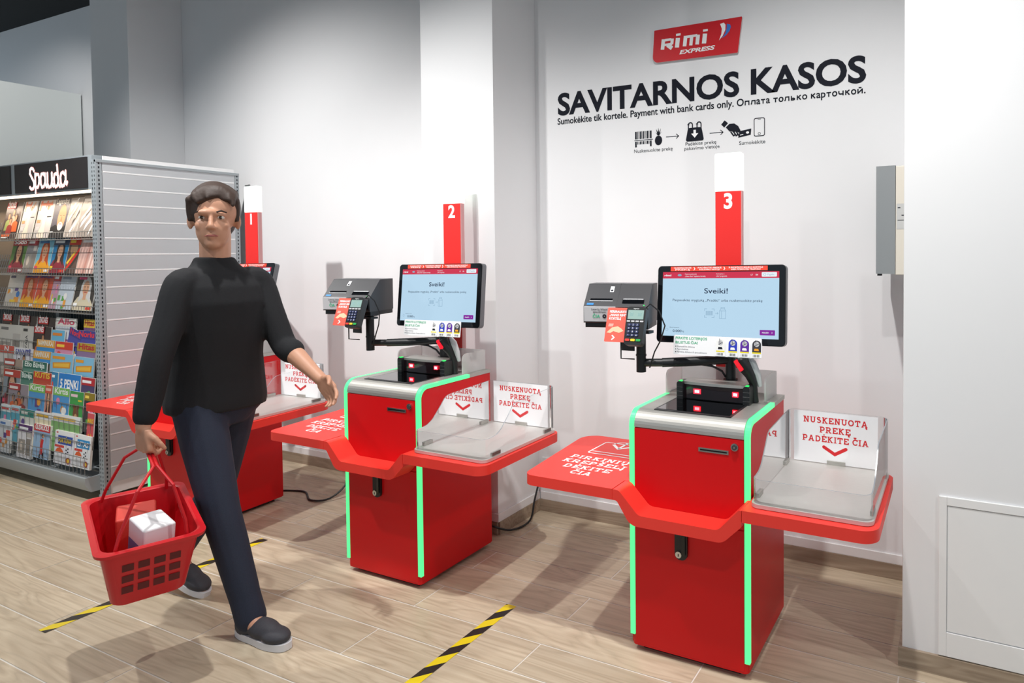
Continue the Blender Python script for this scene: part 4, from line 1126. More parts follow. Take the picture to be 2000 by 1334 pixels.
# three wire display shelves
for zb in (1.590, 1.355, 1.118):
    mb = MB(); x0, x1 = -6.7, -4.79
    for (y, z) in ((2.262, zb+0.048), (2.258, zb), (2.30, zb+0.002), (2.345, zb+0.006)):
        mb.tube([(x0, y, z), (x1, y, z)], 0.0026, WIRE, 5)
    mb.tube([(x0, 2.385, zb+0.10), (x1, 2.385, zb+0.10)], 0.0026, WIRE, 5)
    x = x0
    while x < x1+0.001:
        mb.tube([(x, 2.262, zb+0.048), (x, 2.258, zb), (x, 2.35, zb+0.006), (x, 2.39, zb+0.14)], 0.0016, WIRE, 4); x += 0.0318
    rp(mb, 'wire_shelf')
# lower stepped wire rack: nine rows
for i in range(9):
    yf = 2.300-0.0175*i-0.008
    zt = [0.88, 0.80, 0.70, 0.62, 0.57, 0.53, 0.44, 0.32, 0.235][i]+0.02
    zb = [0.79, 0.725, 0.585, 0.505, 0.52, 0.45, 0.365, 0.222, 0.150][i]
    mb = MB(); x0, x1 = -6.7, -4.79
    mb.tube([(x0, yf, zt), (x1, yf, zt)], 0.0026, WIRE, 5); mb.tube([(x0, yf, zb), (x1, yf, zb)], 0.0022, WIRE, 5)
    if i == 8:
        mb.tube([(x0, yf, 0.20), (x1, yf, 0.20)], 0.002, WIRE, 5)
    x = x0+0.02
    while x < x1:
        mb.tube([(x, yf, zt), (x, yf, zb), (x, yf+0.0145, zb-0.001)], 0.0014, WIRE, 4); x += 0.062 if i < 8 else 0.0443
    rp(mb, 'wire_basket')
mb = MB()
x = -6.6
while x < -4.8:
    mb.tube([(x, 2.44, 0.85), (x, 2.44, 1.10)], 0.0018, WIRE, 4); x += 0.035
mb.tube([(-6.6, 2.44, 1.10), (-4.79, 2.44, 1.10)], 0.0026, WIRE, 5); mb.tube([(-6.6, 2.44, 0.85), (-4.79, 2.44, 0.85)], 0.0026, WIRE, 5)
rp(mb, 'wire_grid')
mb = MB(); mb.prism([(2.135, 0.142), (2.50, 0.142), (2.50, 0.05), (2.165, 0.05), (2.135, 0.10)], 'x', -7.0, -4.784, STG); rp(mb, 'base_kick', bevel=0.002)
for x in (-5.74,):
    mb = MB(); mb.cyl((x, 2.26, 0), (x, 2.26, 0.012), 0.024, BLACK, 16); mb.cyl((x, 2.26, 0.01), (x, 2.26, 0.06), 0.008, BLACK, 10); rp(mb, 'foot')

MAGS = [
    (-6.145, 0.219, 1.605, 2.2850, 12, 0.262, 'ŽMONĖS', '#ffffff', '#d3161c', '#4a3a36', 'group', 0, 'magazine with red Žmonės masthead and four people, first on the top shelf'),
    (-5.897, 0.174, 1.605, 2.2850, 12, 0.262, '', '#d86a40', '', '#c9c3c2', 'figure', 0, 'grey magazine with dancer in white dress on the top shelf, left copy'),
    (-5.695, 0.201, 1.605, 2.2850, 12, 0.262, '', '#d86a40', '', '#c7c1c0', 'figure', 0, 'grey magazine with dancer in white dress on the top shelf, right copy'),
    (-5.487, 0.187, 1.605, 2.2850, 12, 0.262, 'Legendos', '#f4f0ea', '', '#55525c', 'face', 0, 'magazine with old bearded man portrait under the masthead Legendos'),
    (-5.293, 0.143, 1.605, 2.2850, 12, 0.265, '', '#dddddd', '', '#a39a94', 'smoke', 0, 'pale grey magazine with white drapery beside the old man cover'),
    (-5.144, 0.187, 1.605, 2.2850, 12, 0.272, '', '#f0ece8', '', '#8f8782', 'smoke', 0, 'crinkled grey magazine next to the rack post on the top shelf'),
    (-6.058, 0.202, 1.372, 2.2850, 12, 0.235, 'Sodo', '#ffffff', '#b3202c', '#54803a', 'portrait', 0, 'green garden magazine with red masthead, first on the second shelf'),
    (-5.849, 0.139, 1.372, 2.2850, 12, 0.235, '', '#ffffff', '#8d1a2a', '#8f8d90', 'land', 0, 'grey magazine with red corner beside the green garden one'),
    (-5.703, 0.195, 1.372, 2.2850, 12, 0.235, '', '#2f6fa8', '', '#79c0d8', 'redhair', 0, 'blue magazine with red-haired woman in yellow on the second shelf'),
    (-5.501, 0.188, 1.372, 2.2850, 12, 0.235, '', '#f2f2f2', '#203a5c', '#1c7fb4', 'portrait', 0, 'dark blue magazine with woman in crimson on the second shelf'),
    (-5.307, 0.138, 1.372, 2.2850, 12, 0.235, '', '#ffe14a', '#d9311f', '#5f4a42', 'stripe', 0, 'brown magazine with yellow and red slanted strips on the second shelf'),
    (-5.162, 0.199, 1.372, 2.2850, 12, 0.235, '', '#ffffff', '', '#d3a79c', 'stripe2', 0, 'pale pink magazine with curled cover at the end of the second shelf'),
    (-6.127, 0.204, 1.135, 2.2850, 12, 0.232, '', '#55506a', '', '#cfcac2', 'blocks', 0, 'pale sand coloured magazine with blue bird, first on the third shelf'),
    (-5.908, 0.182, 1.135, 2.2850, 12, 0.232, 'SMALSU', '#31418c', '', '#d8523a', 'redhair', 0, 'magazine with orange hair figure and blue masthead on the third shelf, left copy'),
    (-5.719, 0.197, 1.135, 2.2850, 12, 0.232, 'SMALSU', '#31418c', '', '#d8523a', 'redhair', 0, 'magazine with orange hair figure and blue masthead on the third shelf, right copy'),
    (-5.516, 0.086, 1.135, 2.2850, 12, 0.232, '', '#ffffff', '#c62f3a', '#c99bb0', 'blocks', 0, 'narrow pink magazine between the orange and the white one'),
    (-5.424, 0.186, 1.135, 2.2850, 12, 0.232, '', '#8a97a8', '', '#ccd5de', 'blocks', 0, 'pale grey blue catalogue on the third shelf'),
    (-5.219, 0.226, 1.135, 2.2850, 12, 0.232, '', '#e0457a', '', '#3c3834', 'portrait2', 0, 'magazine with smiling white-haired woman at end of the third shelf'),
    (-6.235, 0.226, 0.801, 2.3000, 5, 0.27, 'ŽMONĖS', '#ffffff', '#d3161c', '#3a2b2b', 'group', 0, 'Žmonės magazine at the back left of the lower rack'),
    (-5.988, 0.230, 0.800, 2.3000, 5, 0.27, 'ŽMONĖS', '#ffffff', '#d3161c', '#3a2b2b', 'group', 0, 'Žmonės magazine, second of three in the back row'),
    (-5.737, 0.226, 0.798, 2.3000, 5, 0.27, 'ŽMONĖS', '#ffffff', '#d3161c', '#3a2b2b', 'group', 0, 'Žmonės magazine, third of three in the back row'),
    (-5.500, 0.252, 0.794, 2.3000, 5, 0.28, 'Alio', '#d84a6a', '#f2efe8', '#dfe3ea', 'blocks', 0, 'white and pink magazine with yellow corner in the back row'),
    (-5.153, 0.134, 0.806, 2.3000, 5, 0.27, 'Hitas', '#c2262c', '#e5c23a', '#7c4a86', 'blocks', 0, 'red titled magazine at the right end of the back row'),
    (-6.243, 0.325, 0.732, 2.2825, 5, 0.27, '', '#777777', '', '#dedad2', 'land', 0, 'white newspaper with grey photo, back left in the lower rack'),
    (-5.912, 0.141, 0.732, 2.2825, 5, 0.27, '', '#333333', '', '#d8d4cc', 'spine', 0, 'stack-like white newspaper with sideways title next to the fourth Žmonės'),
    (-5.750, 0.224, 0.737, 2.2825, 5, 0.27, 'ŽMONĖS', '#ffffff', '#d3161c', '#3a2b2b', 'group', 0, 'Žmonės magazine alone in the second row'),
    (-5.518, 0.163, 0.732, 2.2825, 5, 0.26, '', '#e88a30', '', '#6fbcdf', 'blocks', 0, 'cyan magazine with white penguin beside the lone Žmonės'),
    (-5.347, 0.152, 0.770, 2.2825, 5, 0.26, 'Noriu', '#e0323a', '#3b3a8c', '#4a4aa0', 'blocks', 14, 'tilted purple magazine leaning in the second row'),
    (-5.193, 0.214, 0.735, 2.2825, 5, 0.27, 'Noriu', '#e8333a', '#3b3a8c', '#4446a0', 'blocks', 0, 'purple magazine with red title at the right of the second row'),
    (-6.204, 0.208, 0.595, 2.2650, 5, 0.26, 'N', '#ffffff', '#e05a48', '#e9e4de', 'land', 0, 'white paper with red block and letter N at left edge of the rack'),
    (-5.990, 0.256, 0.590, 2.2650, 5, 0.26, 'SAVAITĖ', '#3440a0', '#f0eff4', '#eceaf2', 'group', 0, 'white magazine titled Savaitė in blue'),
    (-5.673, 0.234, 0.673, 2.2650, 5, 0.25, 'NAMINUKAI', '#f6f2e2', '#e9a528', '#8a8076', 'blocks', 0, 'magazine with orange Naminukai title, upper copy'),
    (-5.430, 0.214, 0.672, 2.2650, 5, 0.25, '', '#ffd040', '#d93a26', '#d88fb0', 'blocks', 0, 'pink and red comic magazine beside the upper Naminukai'),
    (-5.162, 0.218, 0.667, 2.2650, 5, 0.26, 'Hitas', '#b81f2c', '#b59a2c', '#8a6f96', 'blocks', 0, 'purple magazine with red title Hitas near the post'),
    (-6.096, 0.254, 0.511, 2.2475, 5, 0.26, '', '#ffffff', '#c0392b', '#b9a090', 'group', 0, 'magazine with child in red hat, upper copy at left'),
    (-5.681, 0.222, 0.589, 2.2475, 5, 0.26, 'NAMINUKAI', '#f6f2e2', '#e9a528', '#6f6862', 'blocks', 0, 'magazine with orange Naminukai title, lower copy'),
    (-5.454, 0.272, 0.587, 2.2475, 5, 0.26, '', '#f0a020', '', '#86c3e2', 'blocks2', 0, 'light blue comic with orange title, left copy'),
    (-5.165, 0.231, 0.581, 2.2475, 5, 0.26, '', '#f0a020', '', '#86c3e2', 'blocks2', 0, 'light blue comic with orange title, right copy by the post'),
    (-5.781, 0.312, 0.529, 2.2300, 5, 0.25, 'Ežio Būrėja', '#e6f2ec', '#1f6a5a', '#5a8f80', 'blocks', 0, 'dark green Būrėja magazine, wider upper one'),
    (-6.004, 0.229, 0.458, 2.2125, 5, 0.25, '', '#ffffff', '#c0392b', '#8a95a0', 'portrait', 0, 'magazine with child in red hat, lower copy at left'),
    (-5.769, 0.162, 0.455, 2.2125, 5, 0.25, 'Būrėja', '#e6f2ec', '#1f6a5a', '#4f8576', 'blocks', 0, 'dark green Būrėja magazine, narrow lower one'),
    (-5.600, 0.228, 0.470, 2.2125, 5, 0.25, 'KUTIS', '#e8c93a', '#cc2f22', '#c0472c', 'blocks', 0, 'red magazine titled Kutis in yellow and green'),
    (-5.365, 0.077, 0.482, 2.2125, 5, 0.25, '', '#ffffff', '', '#2f86b8', 'blocks', 0, 'narrow blue magazine between Kutis and 5 Penki'),
    (-5.266, 0.260, 0.534, 2.2125, 5, 0.2, '5 PENKI', '#ffffff', '#1f7fd0', '#1f7fd0', 'plain', 0, 'bright blue magazine titled 5 Penki'),
    (-5.003, 0.153, 0.486, 2.2125, 5, 0.24, '', '#ffffff', '#b8202c', '#4a3f6a', 'blocks', 0, 'dark purple magazine behind the wire beside 5 Penki'),
    (-5.899, 0.266, 0.373, 2.1950, 5, 0.25, '', '#f3e9e4', '#b3262c', '#9a8f98', 'group', 0, 'magazine with red top strip and yellow figure at left'),
    (-5.619, 0.207, 0.389, 2.1950, 5, 0.25, 'Kirtis', '#f2f6ee', '#7ec35a', '#4f9bd6', 'blocks', 0, 'green topped blue crossword magazine, left copy'),
    (-5.406, 0.084, 0.395, 2.1950, 5, 0.25, '', '#f0c0b0', '#d8583c', '#c98a80', 'portrait', 0, 'narrow pinkish magazine between the two crossword copies'),
    (-5.304, 0.192, 0.392, 2.1950, 5, 0.25, 'Kirtis', '#f2f6ee', '#7ec35a', '#4f9bd6', 'blocks', 0, 'green topped blue crossword magazine, right copy'),
    (-5.104, 0.157, 0.384, 2.1950, 5, 0.25, '', '#f0d0d8', '#3c9a48', '#3fa34c', 'bear', 0, 'green childrens magazine with brown animal'),
    (-4.934, 0.117, 0.398, 2.1950, 5, 0.24, '', '#ffe060', '#8f7a1a', '#3a3438', 'blocks', 0, 'dark magazine with yellow title above the red shelf'),
    (-5.968, 0.137, 0.235, 2.1775, 5, 0.24, '', '#d84040', '#e8f2f6', '#54a9c0', 'blocks', 0, 'teal and white puzzle book at far left of the lower rows'),
    (-5.824, 0.119, 0.240, 2.1775, 5, 0.24, '', '#d84040', '#bfe2f0', '#54a9c0', 'blocks', 0, 'narrow light blue puzzle book next to the far left teal one'),
    (-5.703, 0.187, 0.228, 2.1775, 5, 0.24, '', '#f2f2ea', '#2d8a80', '#dfe0d6', 'blocks', 0, 'teal striped puzzle book in front of the green topped magazine'),
    (-5.504, 0.203, 0.232, 2.1775, 5, 0.24, '', '#e6b83a', '#f2f2f2', '#f0e3c0', 'blocks', 0, 'white and yellow puzzle book, left one'),
    (-5.296, 0.346, 0.240, 2.1775, 5, 0.24, '', '#e6b83a', '#f2f2f2', '#7fb06a', 'blocks', 0, 'wide white puzzle book with green cover panel'),
    (-4.863, 0.104, 0.301, 2.1775, 5, 0.22, 'MAXI', '#f5d23a', '#d8434a', '#d8525a', 'plain', 0, 'coral red magazine with yellow title beside the post'),
    (-5.943, 0.157, 0.162, 2.1600, 5, 0.215, '', '#4a78b8', '#dfe6ee', '#d9dde2', 'blocks', 0, 'thick white and blue book at left end of the front row'),
    (-5.683, 0.183, 0.157, 2.1600, 5, 0.215, '', '#ffffff', '#5a2d70', '#e8e6ea', 'land', 0, 'thick purple and white book in the front row'),
    (-5.473, 0.202, 0.181, 2.1600, 5, 0.215, 'GUDRUOLĖ', '#ffffff', '#cf2f36', '#9fc0e0', 'reddress', 0, 'light blue puzzle magazine with woman in long red dress'),
    (-5.208, 0.227, 0.179, 2.1600, 5, 0.205, 'FORTŪNA', '#f2d23a', '#234fae', '#e9e9f0', 'car', 0, 'white and dark blue puzzle magazine titled Fortūna'),
    (-4.972, 0.202, 0.184, 2.1600, 5, 0.2, 'LITAS', '#ffffff', '#2a93cf', '#eef0f2', 'car', 0, 'white and bright blue puzzle magazine titled Litas'),]
MG = 'magazines on the rack'
PG_ = mat('page_edges', '#e8e6e0', 0.7)
SK = mat('printed_skin', '#d9a583', 0.5); SK2 = mat('printed_skin_tan', '#c48c66', 0.5)
HR = mat('printed_brown_hair', '#3b2a22', 0.5); HG = mat('printed_orange_hair', '#c5521f', 0.5); HB = mat('printed_white_hair', '#d6d3cf', 0.5)
def magazine(i, x0, w, zb, y, lean, h, title, tc, band_, cov, style, tilt, label):
    w = min(w, -4.788-x0)
    rnd = random.Random(i*7+1)
    mc = lambda c: mat('print_'+c.lstrip('#'), c, 0.38)
    thick = 0.022 if label.startswith('thick') else (0.012 if y < 2.19 and y > 2.15 and 'puzzle' in label else 0.006)
    thick = min(thick, 0.0125) if y < 2.3 else thick
    mb = MB()
    mb.box(0, w, 0.0004, thick, 0, h, PG_)
    k = [0.0]
    def O():
        k[0] += 0.00012
        return (0, -k[0], 0)
    def rc(a, b, c, d, m): mb.rect(a*w, b*w, c*h, d*h, m, O(), XA, ZA)
    def pg(pts, m): mb.flat([(p[0]*w, p[1]*h) for p in pts], m, O(), XA, ZA)
    def el(cx, cy, rx, ry, m): mb.flat([(p[0]*w, p[1]*h) for p in arc(cx, cy, rx, ry, 0, 345, 16)], m, O(), XA, ZA)
    def pick(*cs): return mc(rnd.choice(cs))
    rc(0, 1, 0, 1, mc(cov))
    def person(cx, cy, s, skin, hair, cloth):
        pg([(cx-1.5*s, cy-3.0*s), (cx+1.5*s, cy-3.0*s), (cx+1.2*s, cy-1.1*s), (cx+.4*s, cy-.75*s), (cx-.4*s, cy-.75*s), (cx-1.2*s, cy-1.1*s)], cloth)
        el(cx, cy+.12*s, .62*s, .72*s, hair); el(cx, cy-.08*s, .48*s, .60*s, skin)
        rc(cx-.24*s, cx-.12*s, cy+.0*s, cy+.06*s, HR); rc(cx+.12*s, cx+.24*s, cy+.0*s, cy+.06*s, HR); rc(cx-.16*s, cx+.16*s, cy-.36*s, cy-.30*s, mc('#a8403a'))
    if style == 'group':
        for cx, cy in ((.28, .62), (.55, .72), (.75, .58), (.45, .48)):
            person(cx, cy, .13, SK2, HR, pick('#d9622c', '#8f9a5a', '#93332c', '#56443c', '#c9a08a'))
        rc(.05, .6, .06, .13, pick('#d96a3a', '#f0d8c0', '#e8c23a')); rc(.05, .45, .02, .05, WHITE)
    elif style == 'figure':
        pg([(.08, .98), (.2, .98), (.14, .72), (.04, .72)], mc('#e06a3a')); pg([(.46, .98), (.56, .98), (.50, .80), (.44, .80)], mc('#e06a3a'))
        pg([(.36, .0), (.7, .0), (.62, .42), (.74, .70), (.56, .74), (.44, .62), (.42, .36), (.22, .06)], mc('#f1e2d2'))
        el(.62, .80, .07, .06, HR); pg([(.66, .74), (.86, .96), (.80, .98), (.60, .78)], SK); el(.60, .79, .045, .045, SK2)
        rc(.06, .3, .40, .48, mc('#e59a6a')); rc(.08, .32, .2, .3, mc('#d5d2d2')); rc(.66, .94, .55, .57, INK)
    elif style == 'face':
        pg([(0, 0), (1, 0), (1, .34), (.7, .2), (.3, .34), (0, .26)], mc('#1f1d1e'))
        el(.62, .52, .26, .34, SK2); el(.62, .29, .17, .11, HB)
        for a in (.50, .70): rc(a, a+.08, .56, .575, HR)
        pg([(.60, .54), (.64, .54), (.67, .43), (.58, .43)], mc('#a9744f')); rc(.54, .70, .345, .36, mc('#8f5a48')); rc(.03, .25, .14, .16, WHITE)
    elif style == 'smoke':
        for j in range(9):
            a = rnd.random()*.8; b = rnd.random()*.8
            pg([(a, b), (min(1, a+.5), min(1, b+.35)), (min(1, a+.45), min(1, b+.42)), (a+.05, b+.14)], pick('#f3efeb', '#d8d0c8', '#75706c', '#bdb4ac', '#4a4644', '#ffffff'))
    elif style in ('portrait', 'redhair', 'portrait2'):
        hair = {'portrait': HR, 'redhair': HG, 'portrait2': HB}[style]
        skin = SK
        cl = mc({'portrait': '#8c2638', 'redhair': '#f0a81f', 'portrait2': '#d8cdb0'}[style])
        pg([(.0, .0), (1, 0), (1, .18), (.78, .38), (.6, .44), (.4, .44), (.16, .36), (0, .2)], cl)
        el(.52, .64, .27, .30, hair); pg([(.26, .6), (.78, .6), (.86, .2), (.66, .34), (.40, .34), (.22, .22)], hair)
        pg([(.44, .3), (.60, .3), (.60, .5), (.44, .5)], skin); el(.52, .62, .165, .215, skin)
        for a in (.41, .56): rc(a, a+.08, .65, .667, HR)
        rc(.45, .6, .50, .522, mc('#b03038')); rc(.5, .54, .57, .59, SK2)
        rc(.03, .22, .1, .2, pick('#e84a6a', '#f2d23a', '#ffffff')); rc(.7, .97, .03, .1, pick('#e8452f', '#ffffff'))
    elif style in ('stripe', 'stripe2'):
        if style == 'stripe2':
            for j in range(5):
                pg([(.2*j-.02 if j else 0, 0), (.2*j+.09, 0), (min(1, .2*j+.24), .9), (min(1, .2*j+.16), .9)], pick('#e5bcb0', '#c98f82', '#efd3c8'))
        else:
            el(.5, .7, .3, .24, mc('#a5815f')); pg([(.0, .1), (.12, .02), (1, .62), (1, .74)], mc('#d9311f')); pg([(.05, .3), (.15, .24), (.7, .58), (.62, .62)], mc('#f0c23a')); pg([(0, 0), (.3, 0), (1, .5), (1, .56)], mc('#3a3430'))
    elif style == 'land':
        rc(.08, .55, .12, .55, mc('#a29a92')); rc(.62, .94, .1, .6, mc('#8f8780')); rc(.62, .94, .64, .78, mc('#c9c3bc')); el(.3, .35, .12, .14, mc('#d8ccc0'))
    elif style == 'spine':
        mb.text('SĄVAJA', INK, Vector(O())+Vector((w*.55, 0, h*.5)), ZA, -XA, cap=0.03)
    elif style == 'blocks2':
        pg([(.2, 0), (.55, 0), (.7, .3), (.5, .5), (.3, .35)], mc('#d8342f')); pg([(.55, 0), (.9, 0), (.95, .3), (.72, .42)], mc('#3a6fb5')); pg([(.1, .25), (.3, .2), (.4, .4), (.2, .46)], mc('#e8d23a')); pg([(.6, .4), (.85, .38), (.9, .52), (.7, .55)], mc('#6ab04a'))
        pg([(.12, .62), (.9, .66), (.92, .82), (.1, .76)], mc('#e89a1f')); pg([(.18, .66), (.84, .69), (.86, .78), (.16, .74)], mc('#f7c23f'))
    elif style == 'bear':
        el(.5, .42, .22, .24, mc('#7a4a2a')); el(.34, .62, .07, .07, mc('#7a4a2a')); el(.66, .62, .07, .07, mc('#7a4a2a')); el(.5, .36, .11, .09, mc('#c89a6a')); pg([(.25, 0), (.75, 0), (.7, .25), (.3, .25)], mc('#6a3f24')); rc(.1, .6, .8, .88, mc('#e58ab0')); rc(.62, .9, .76, .84, mc('#f0d23a'))
    elif style == 'reddress':
        pg([(.42, .12), (.62, .12), (.60, .40), (.64, .56), (.50, .60), (.44, .44)], mc('#d6262c')); el(.58, .68, .09, .07, HR); el(.60, .67, .055, .05, SK); pg([(.46, .6), (.4, .5), (.44, .44), (.5, .56)], SK); pg([(.38, .02), (.48, .02), (.52, .14), (.42, .14)], INK); pg([(.6, .02), (.7, .02), (.66, .18), (.58, .16)], INK)
    elif style == 'car':
        rc(.16, .92, .60, .86, mc(band_)); rc(0, 1, .88, 1, WHITE); rc(.06, .16, .92, .96, mc('#d33a3a'))
        pg([(.06, .36), (.14, .46), (.3, .5), (.42, .44), (.5, .36)], mc('#e2622c')); rc(.02, .5, .5, .57, mc('#d9403a'))
        for a in (.1, .5): rc(a, a+.3, .06, .28, mc('#dcdde2'))
        el(.76, .14, .12, .10, mc('#a8342c')); el(.76, .15, .07, .06, mc('#f0c83a'))
        for j in range(4): rc(.6+.09*(j % 2), .66+.09*(j % 2), .33+.05*j, .37+.05*j, INK)
    elif style == 'blocks':
        for j in range(7):
            a = rnd.random()*.7; b = rnd.random()*.55; ww = .15+rnd.random()*.25; hh_ = .06+rnd.random()*.16
            m_ = pick('#e8483a', '#f2d03a', '#3a7fc8', '#f4f2ee', '#5aa84a', '#e58ab0', '#5a3f8a', '#f0a23a', cov, cov)
            if rnd.random() < .35: el(a+.15, b+.12, .12, .09, m_)
            else: rc(a, min(.98, a+ww), b, min(.72, b+hh_), m_)
    if style == 'plain':
        rc(.08, .7, .14, .18, WHITE); rc(.08, .5, .06, .10, mc('#f0e8d0'))
        if title == 'MAXI':
            for j in range(5): el(.15+.17*j, .3+.1*(j % 2), .06, .04, mc('#e8b02f'))
    if band_ and style not in ('car', 'plain'):
        full = style not in ('group',)
        rc(0 if full else .04, 1 if full else .62, .80 if full else .83, 1, mc(band_))
        if title == 'NAMINUKAI': rc(0, 1, .70, .80, mc('#2f8fd0'))
    if title:
        t_z = {'car': .66, 'plain': .55, 'group': .865}.get(style, .85)*h
        tw = {'car': .66, 'group': .50}.get(style, .84)*w
        cx = {'group': .33, 'car': .54}.get(style, .5)*w
        if title == 'N': tw = .3*w
        cp = min(.13*h, 0.042)
        if title in ('LITAS', 'FORTŪNA'): cp = .14*h
        if title == '5 PENKI': cp = .26*h
        if title == 'MAXI': t_z = .72*h
        if style == 'group' and not band_.startswith('#d3'): t_z, tw, cx = .83*h, .8*w, .5*w
        if style in ('redhair', 'face') and title: t_z = .88*h
        mb.text(title, mc(tc), Vector(O())+Vector((cx, -0.0002, t_z)), XA, ZA, cap=cp, width=tw, bold=0.03)
    else:
        rc(.08, .08+.5*rnd.random()+.3, .86, .93, mc(tc))
    o = mb.obj('magazine', None, smooth=False)
    o.location = (x0, y, zb); o.rotation_euler = (R(-lean), R(tilt), 0)
    return tag(o, label, 'magazine', MG)
for i, a in enumerate(MAGS):
    magazine(i, *a)
# ------------------------------------------------------------------ walking person
SKIN = mat('skin', '#c99579', 0.5, noise=0.05, nscale=60)
HAIR = mat('dark_brown_hair', '#3a2a22', 0.6, noise=0.35, nscale=120, bump=0.4)
KNIT = mat('black_jumper', '#15161a', 0.85, noise=0.25, nscale=160, bump=0.25)
JEAN = mat('navy_jeans', '#1f2638', 0.8, noise=0.25, nscale=220, bump=0.2)
SHOE = mat('dark_trainer_mesh', '#3a3a40', 0.7, noise=0.2, nscale=200, bump=0.2)
SOLE = mat('white_sole', '#d9d9dc', 0.5)

def blend_obj(name, parent, m, build, voxel, smooth=6, trim=None):
    """Closed pieces fused into one continuous skin."""
    mb = MB(); build(mb)
    o = mb.obj(name, None)
    r_ = o.modifiers.new('fuse', 'REMESH'); r_.mode = 'VOXEL'; r_.voxel_size = voxel
    s_ = o.modifiers.new('soft', 'SMOOTH'); s_.iterations = smooth; s_.factor = 0.5
    bpy.context.view_layer.update()
    me = bpy.data.meshes.new_from_object(o.evaluated_get(bpy.context.evaluated_depsgraph_get()))
    me.materials.clear(); me.materials.append(m)
    me.polygons.foreach_set('use_smooth', [True]*len(me.polygons))
    bpy.data.objects.remove(o)
    n = bpy.data.objects.new(name, me); col.objects.link(n); n.parent = parent
    return n
def limb(mb, pts, m, n=14):
    """Tapered limb through (point, radius) pairs with round ends."""
    out = []; P = [(Vector(p), r) for p, r in pts]
    for i in range(len(P)-1):
        p0 = P[max(i-1, 0)]; p1 = P[i]; p2 = P[i+1]; p3 = P[min(i+2, len(P)-1)]
        for k in range(6):
            t = k/6
            q = 0.5*((2*p1[0])+(p2[0]-p0[0])*t+(2*p0[0]-5*p1[0]+4*p2[0]-p3[0])*t*t+(3*p1[0]-p0[0]-3*p2[0]+p3[0])*t**3)
            out.append((q, p1[1]+(p2[1]-p1[1])*t))
    out.append(P[-1])
    mb.tube([q for q, r in out], [r for q, r in out], m, n)
    mb.ball(out[0][0], out[0][1], m); mb.ball(out[-1][0], out[-1][1], m)
def rings(mb, L, m, n=22):
    """Lofted torso: (centre, half width, half depth, yaw degrees)."""
    vs = []
    for c, a, b, yw in L:
        lx, ly = -math.sin(R(yw)), math.cos(R(yw))
        for k in range(n):
            t = 2*PI*k/n
            ca, sa = math.cos(t), math.sin(t)
            ca = math.copysign(abs(ca)**0.85, ca); sa = math.copysign(abs(sa)**0.85, sa)
            vs.append((c[0]+lx*a*ca+ly*b*sa, c[1]+ly*a*ca-lx*b*sa, c[2]))
    N = len(L); fs = []
    for i in range(N-1):
        fs += [(i*n+k, i*n+(k+1) % n, (i+1)*n+(k+1) % n, (i+1)*n+k) for k in range(n)]
    fs += [tuple(range(n-1, -1, -1)), tuple(range((N-1)*n, N*n))]
    mb.add(vs, fs, m)

V = Vector
HIP = V((-2.775, 1.70, 0.925))
RH, LH = V((-2.765, 1.615, 0.90)), V((-2.785, 1.785, 0.90))
RK, LK = V((-2.625, 1.612, 0.495)), V((-2.905, 1.760, 0.475))
RA, LA = V((-2.515, 1.645, 0.100)), V((-3.150, 1.735, 0.165))
RS, LS = V((-2.715, 1.540, 1.375)), V((-2.700, 1.835, 1.375))
RE, LE = V((-2.690, 1.435, 1.110)), V((-2.600, 1.875, 1.115))
RW, LW = V((-2.685, 1.380, 0.872)), V((-2.365, 1.865, 0.985))
NK = V((-2.728, 1.675, 1.455)); HD = V((-2.700, 1.660, 1.635))
pr = tag(empty('person', (-2.775, 1.70, 0)), 'person in black jumper and navy jeans walking with a red basket', 'person')
def local(o):
    o.location = (2.775, -1.70, 0); return o
FACE = R(-38)     # the way the face looks
ff = V((math.cos(FACE), math.sin(FACE), 0)); fl = V((-math.sin(FACE), math.cos(FACE), 0))
def hp(f, l, u): return HD+ff*f+fl*l+V((0, 0, u))

def hand(mb, wrist, fdir, palm_n, thumb, curl, m):
    """Palm with five separate fingers. fdir along the hand, palm_n out of the palm, thumb side vector."""
    fdir = fdir.normalized(); thumb = (thumb-fdir*thumb.dot(fdir)).normalized()
    palm_n = fdir.cross(thumb) if palm_n.dot(fdir.cross(thumb)) > 0 else thumb.cross(fdir)
    for k in range(5):
        a = wrist+fdir*0.012+thumb*(0.022-0.011*k)
        b = wrist+fdir*(0.088-0.004*abs(k-1.5))+thumb*(0.034-0.017*k)
        mb.tube([a, (a+b)/2, b], [0.015, 0.0145, 0.0115], m, 10); mb.ball(b, 0.0115, m, 10, 6)
    for k, (ln, r) in enumerate(((0.070, 0.0092), (0.078, 0.0095), (0.072, 0.0090), (0.056, 0.0080))):
        p = wrist+fdir*(0.086-0.004*abs(k-1))+thumb*(0.031-0.0205*k)
        path = [p]; ang = 0.0
        for seg, fr in enumerate((0.45, 0.31, 0.24)):
            ang += R(curl[seg]+3*k)
            d = fdir*math.cos(ang)+palm_n*math.sin(ang)+thumb*(0.10-0.07*k)*0.5
            p = p+d.normalized()*ln*fr; path.append(p)
        mb.tube(path, [r, r*0.98, r*0.9, r*0.72], m, 8); mb.ball(path[-1], r*0.72, m, 8, 6)
        for q in path[1:-1]: mb.ball(q, r*1.0, m, 8, 6)
    p = wrist+fdir*0.026+thumb*0.026
    path = [p, p+(fdir*0.55+thumb*0.75+palm_n*0.25).normalized()*0.034]
    path.append(path[-1]+(fdir*0.9+thumb*0.30+palm_n*0.5).normalized()*0.028)
    path.append(path[-1]+(fdir*0.9+palm_n*0.7).normalized()*0.022)
    mb.tube(path, [0.014, 0.0115, 0.0100, 0.0075], m, 8); mb.ball(path[-1], 0.0075, m, 8, 6)

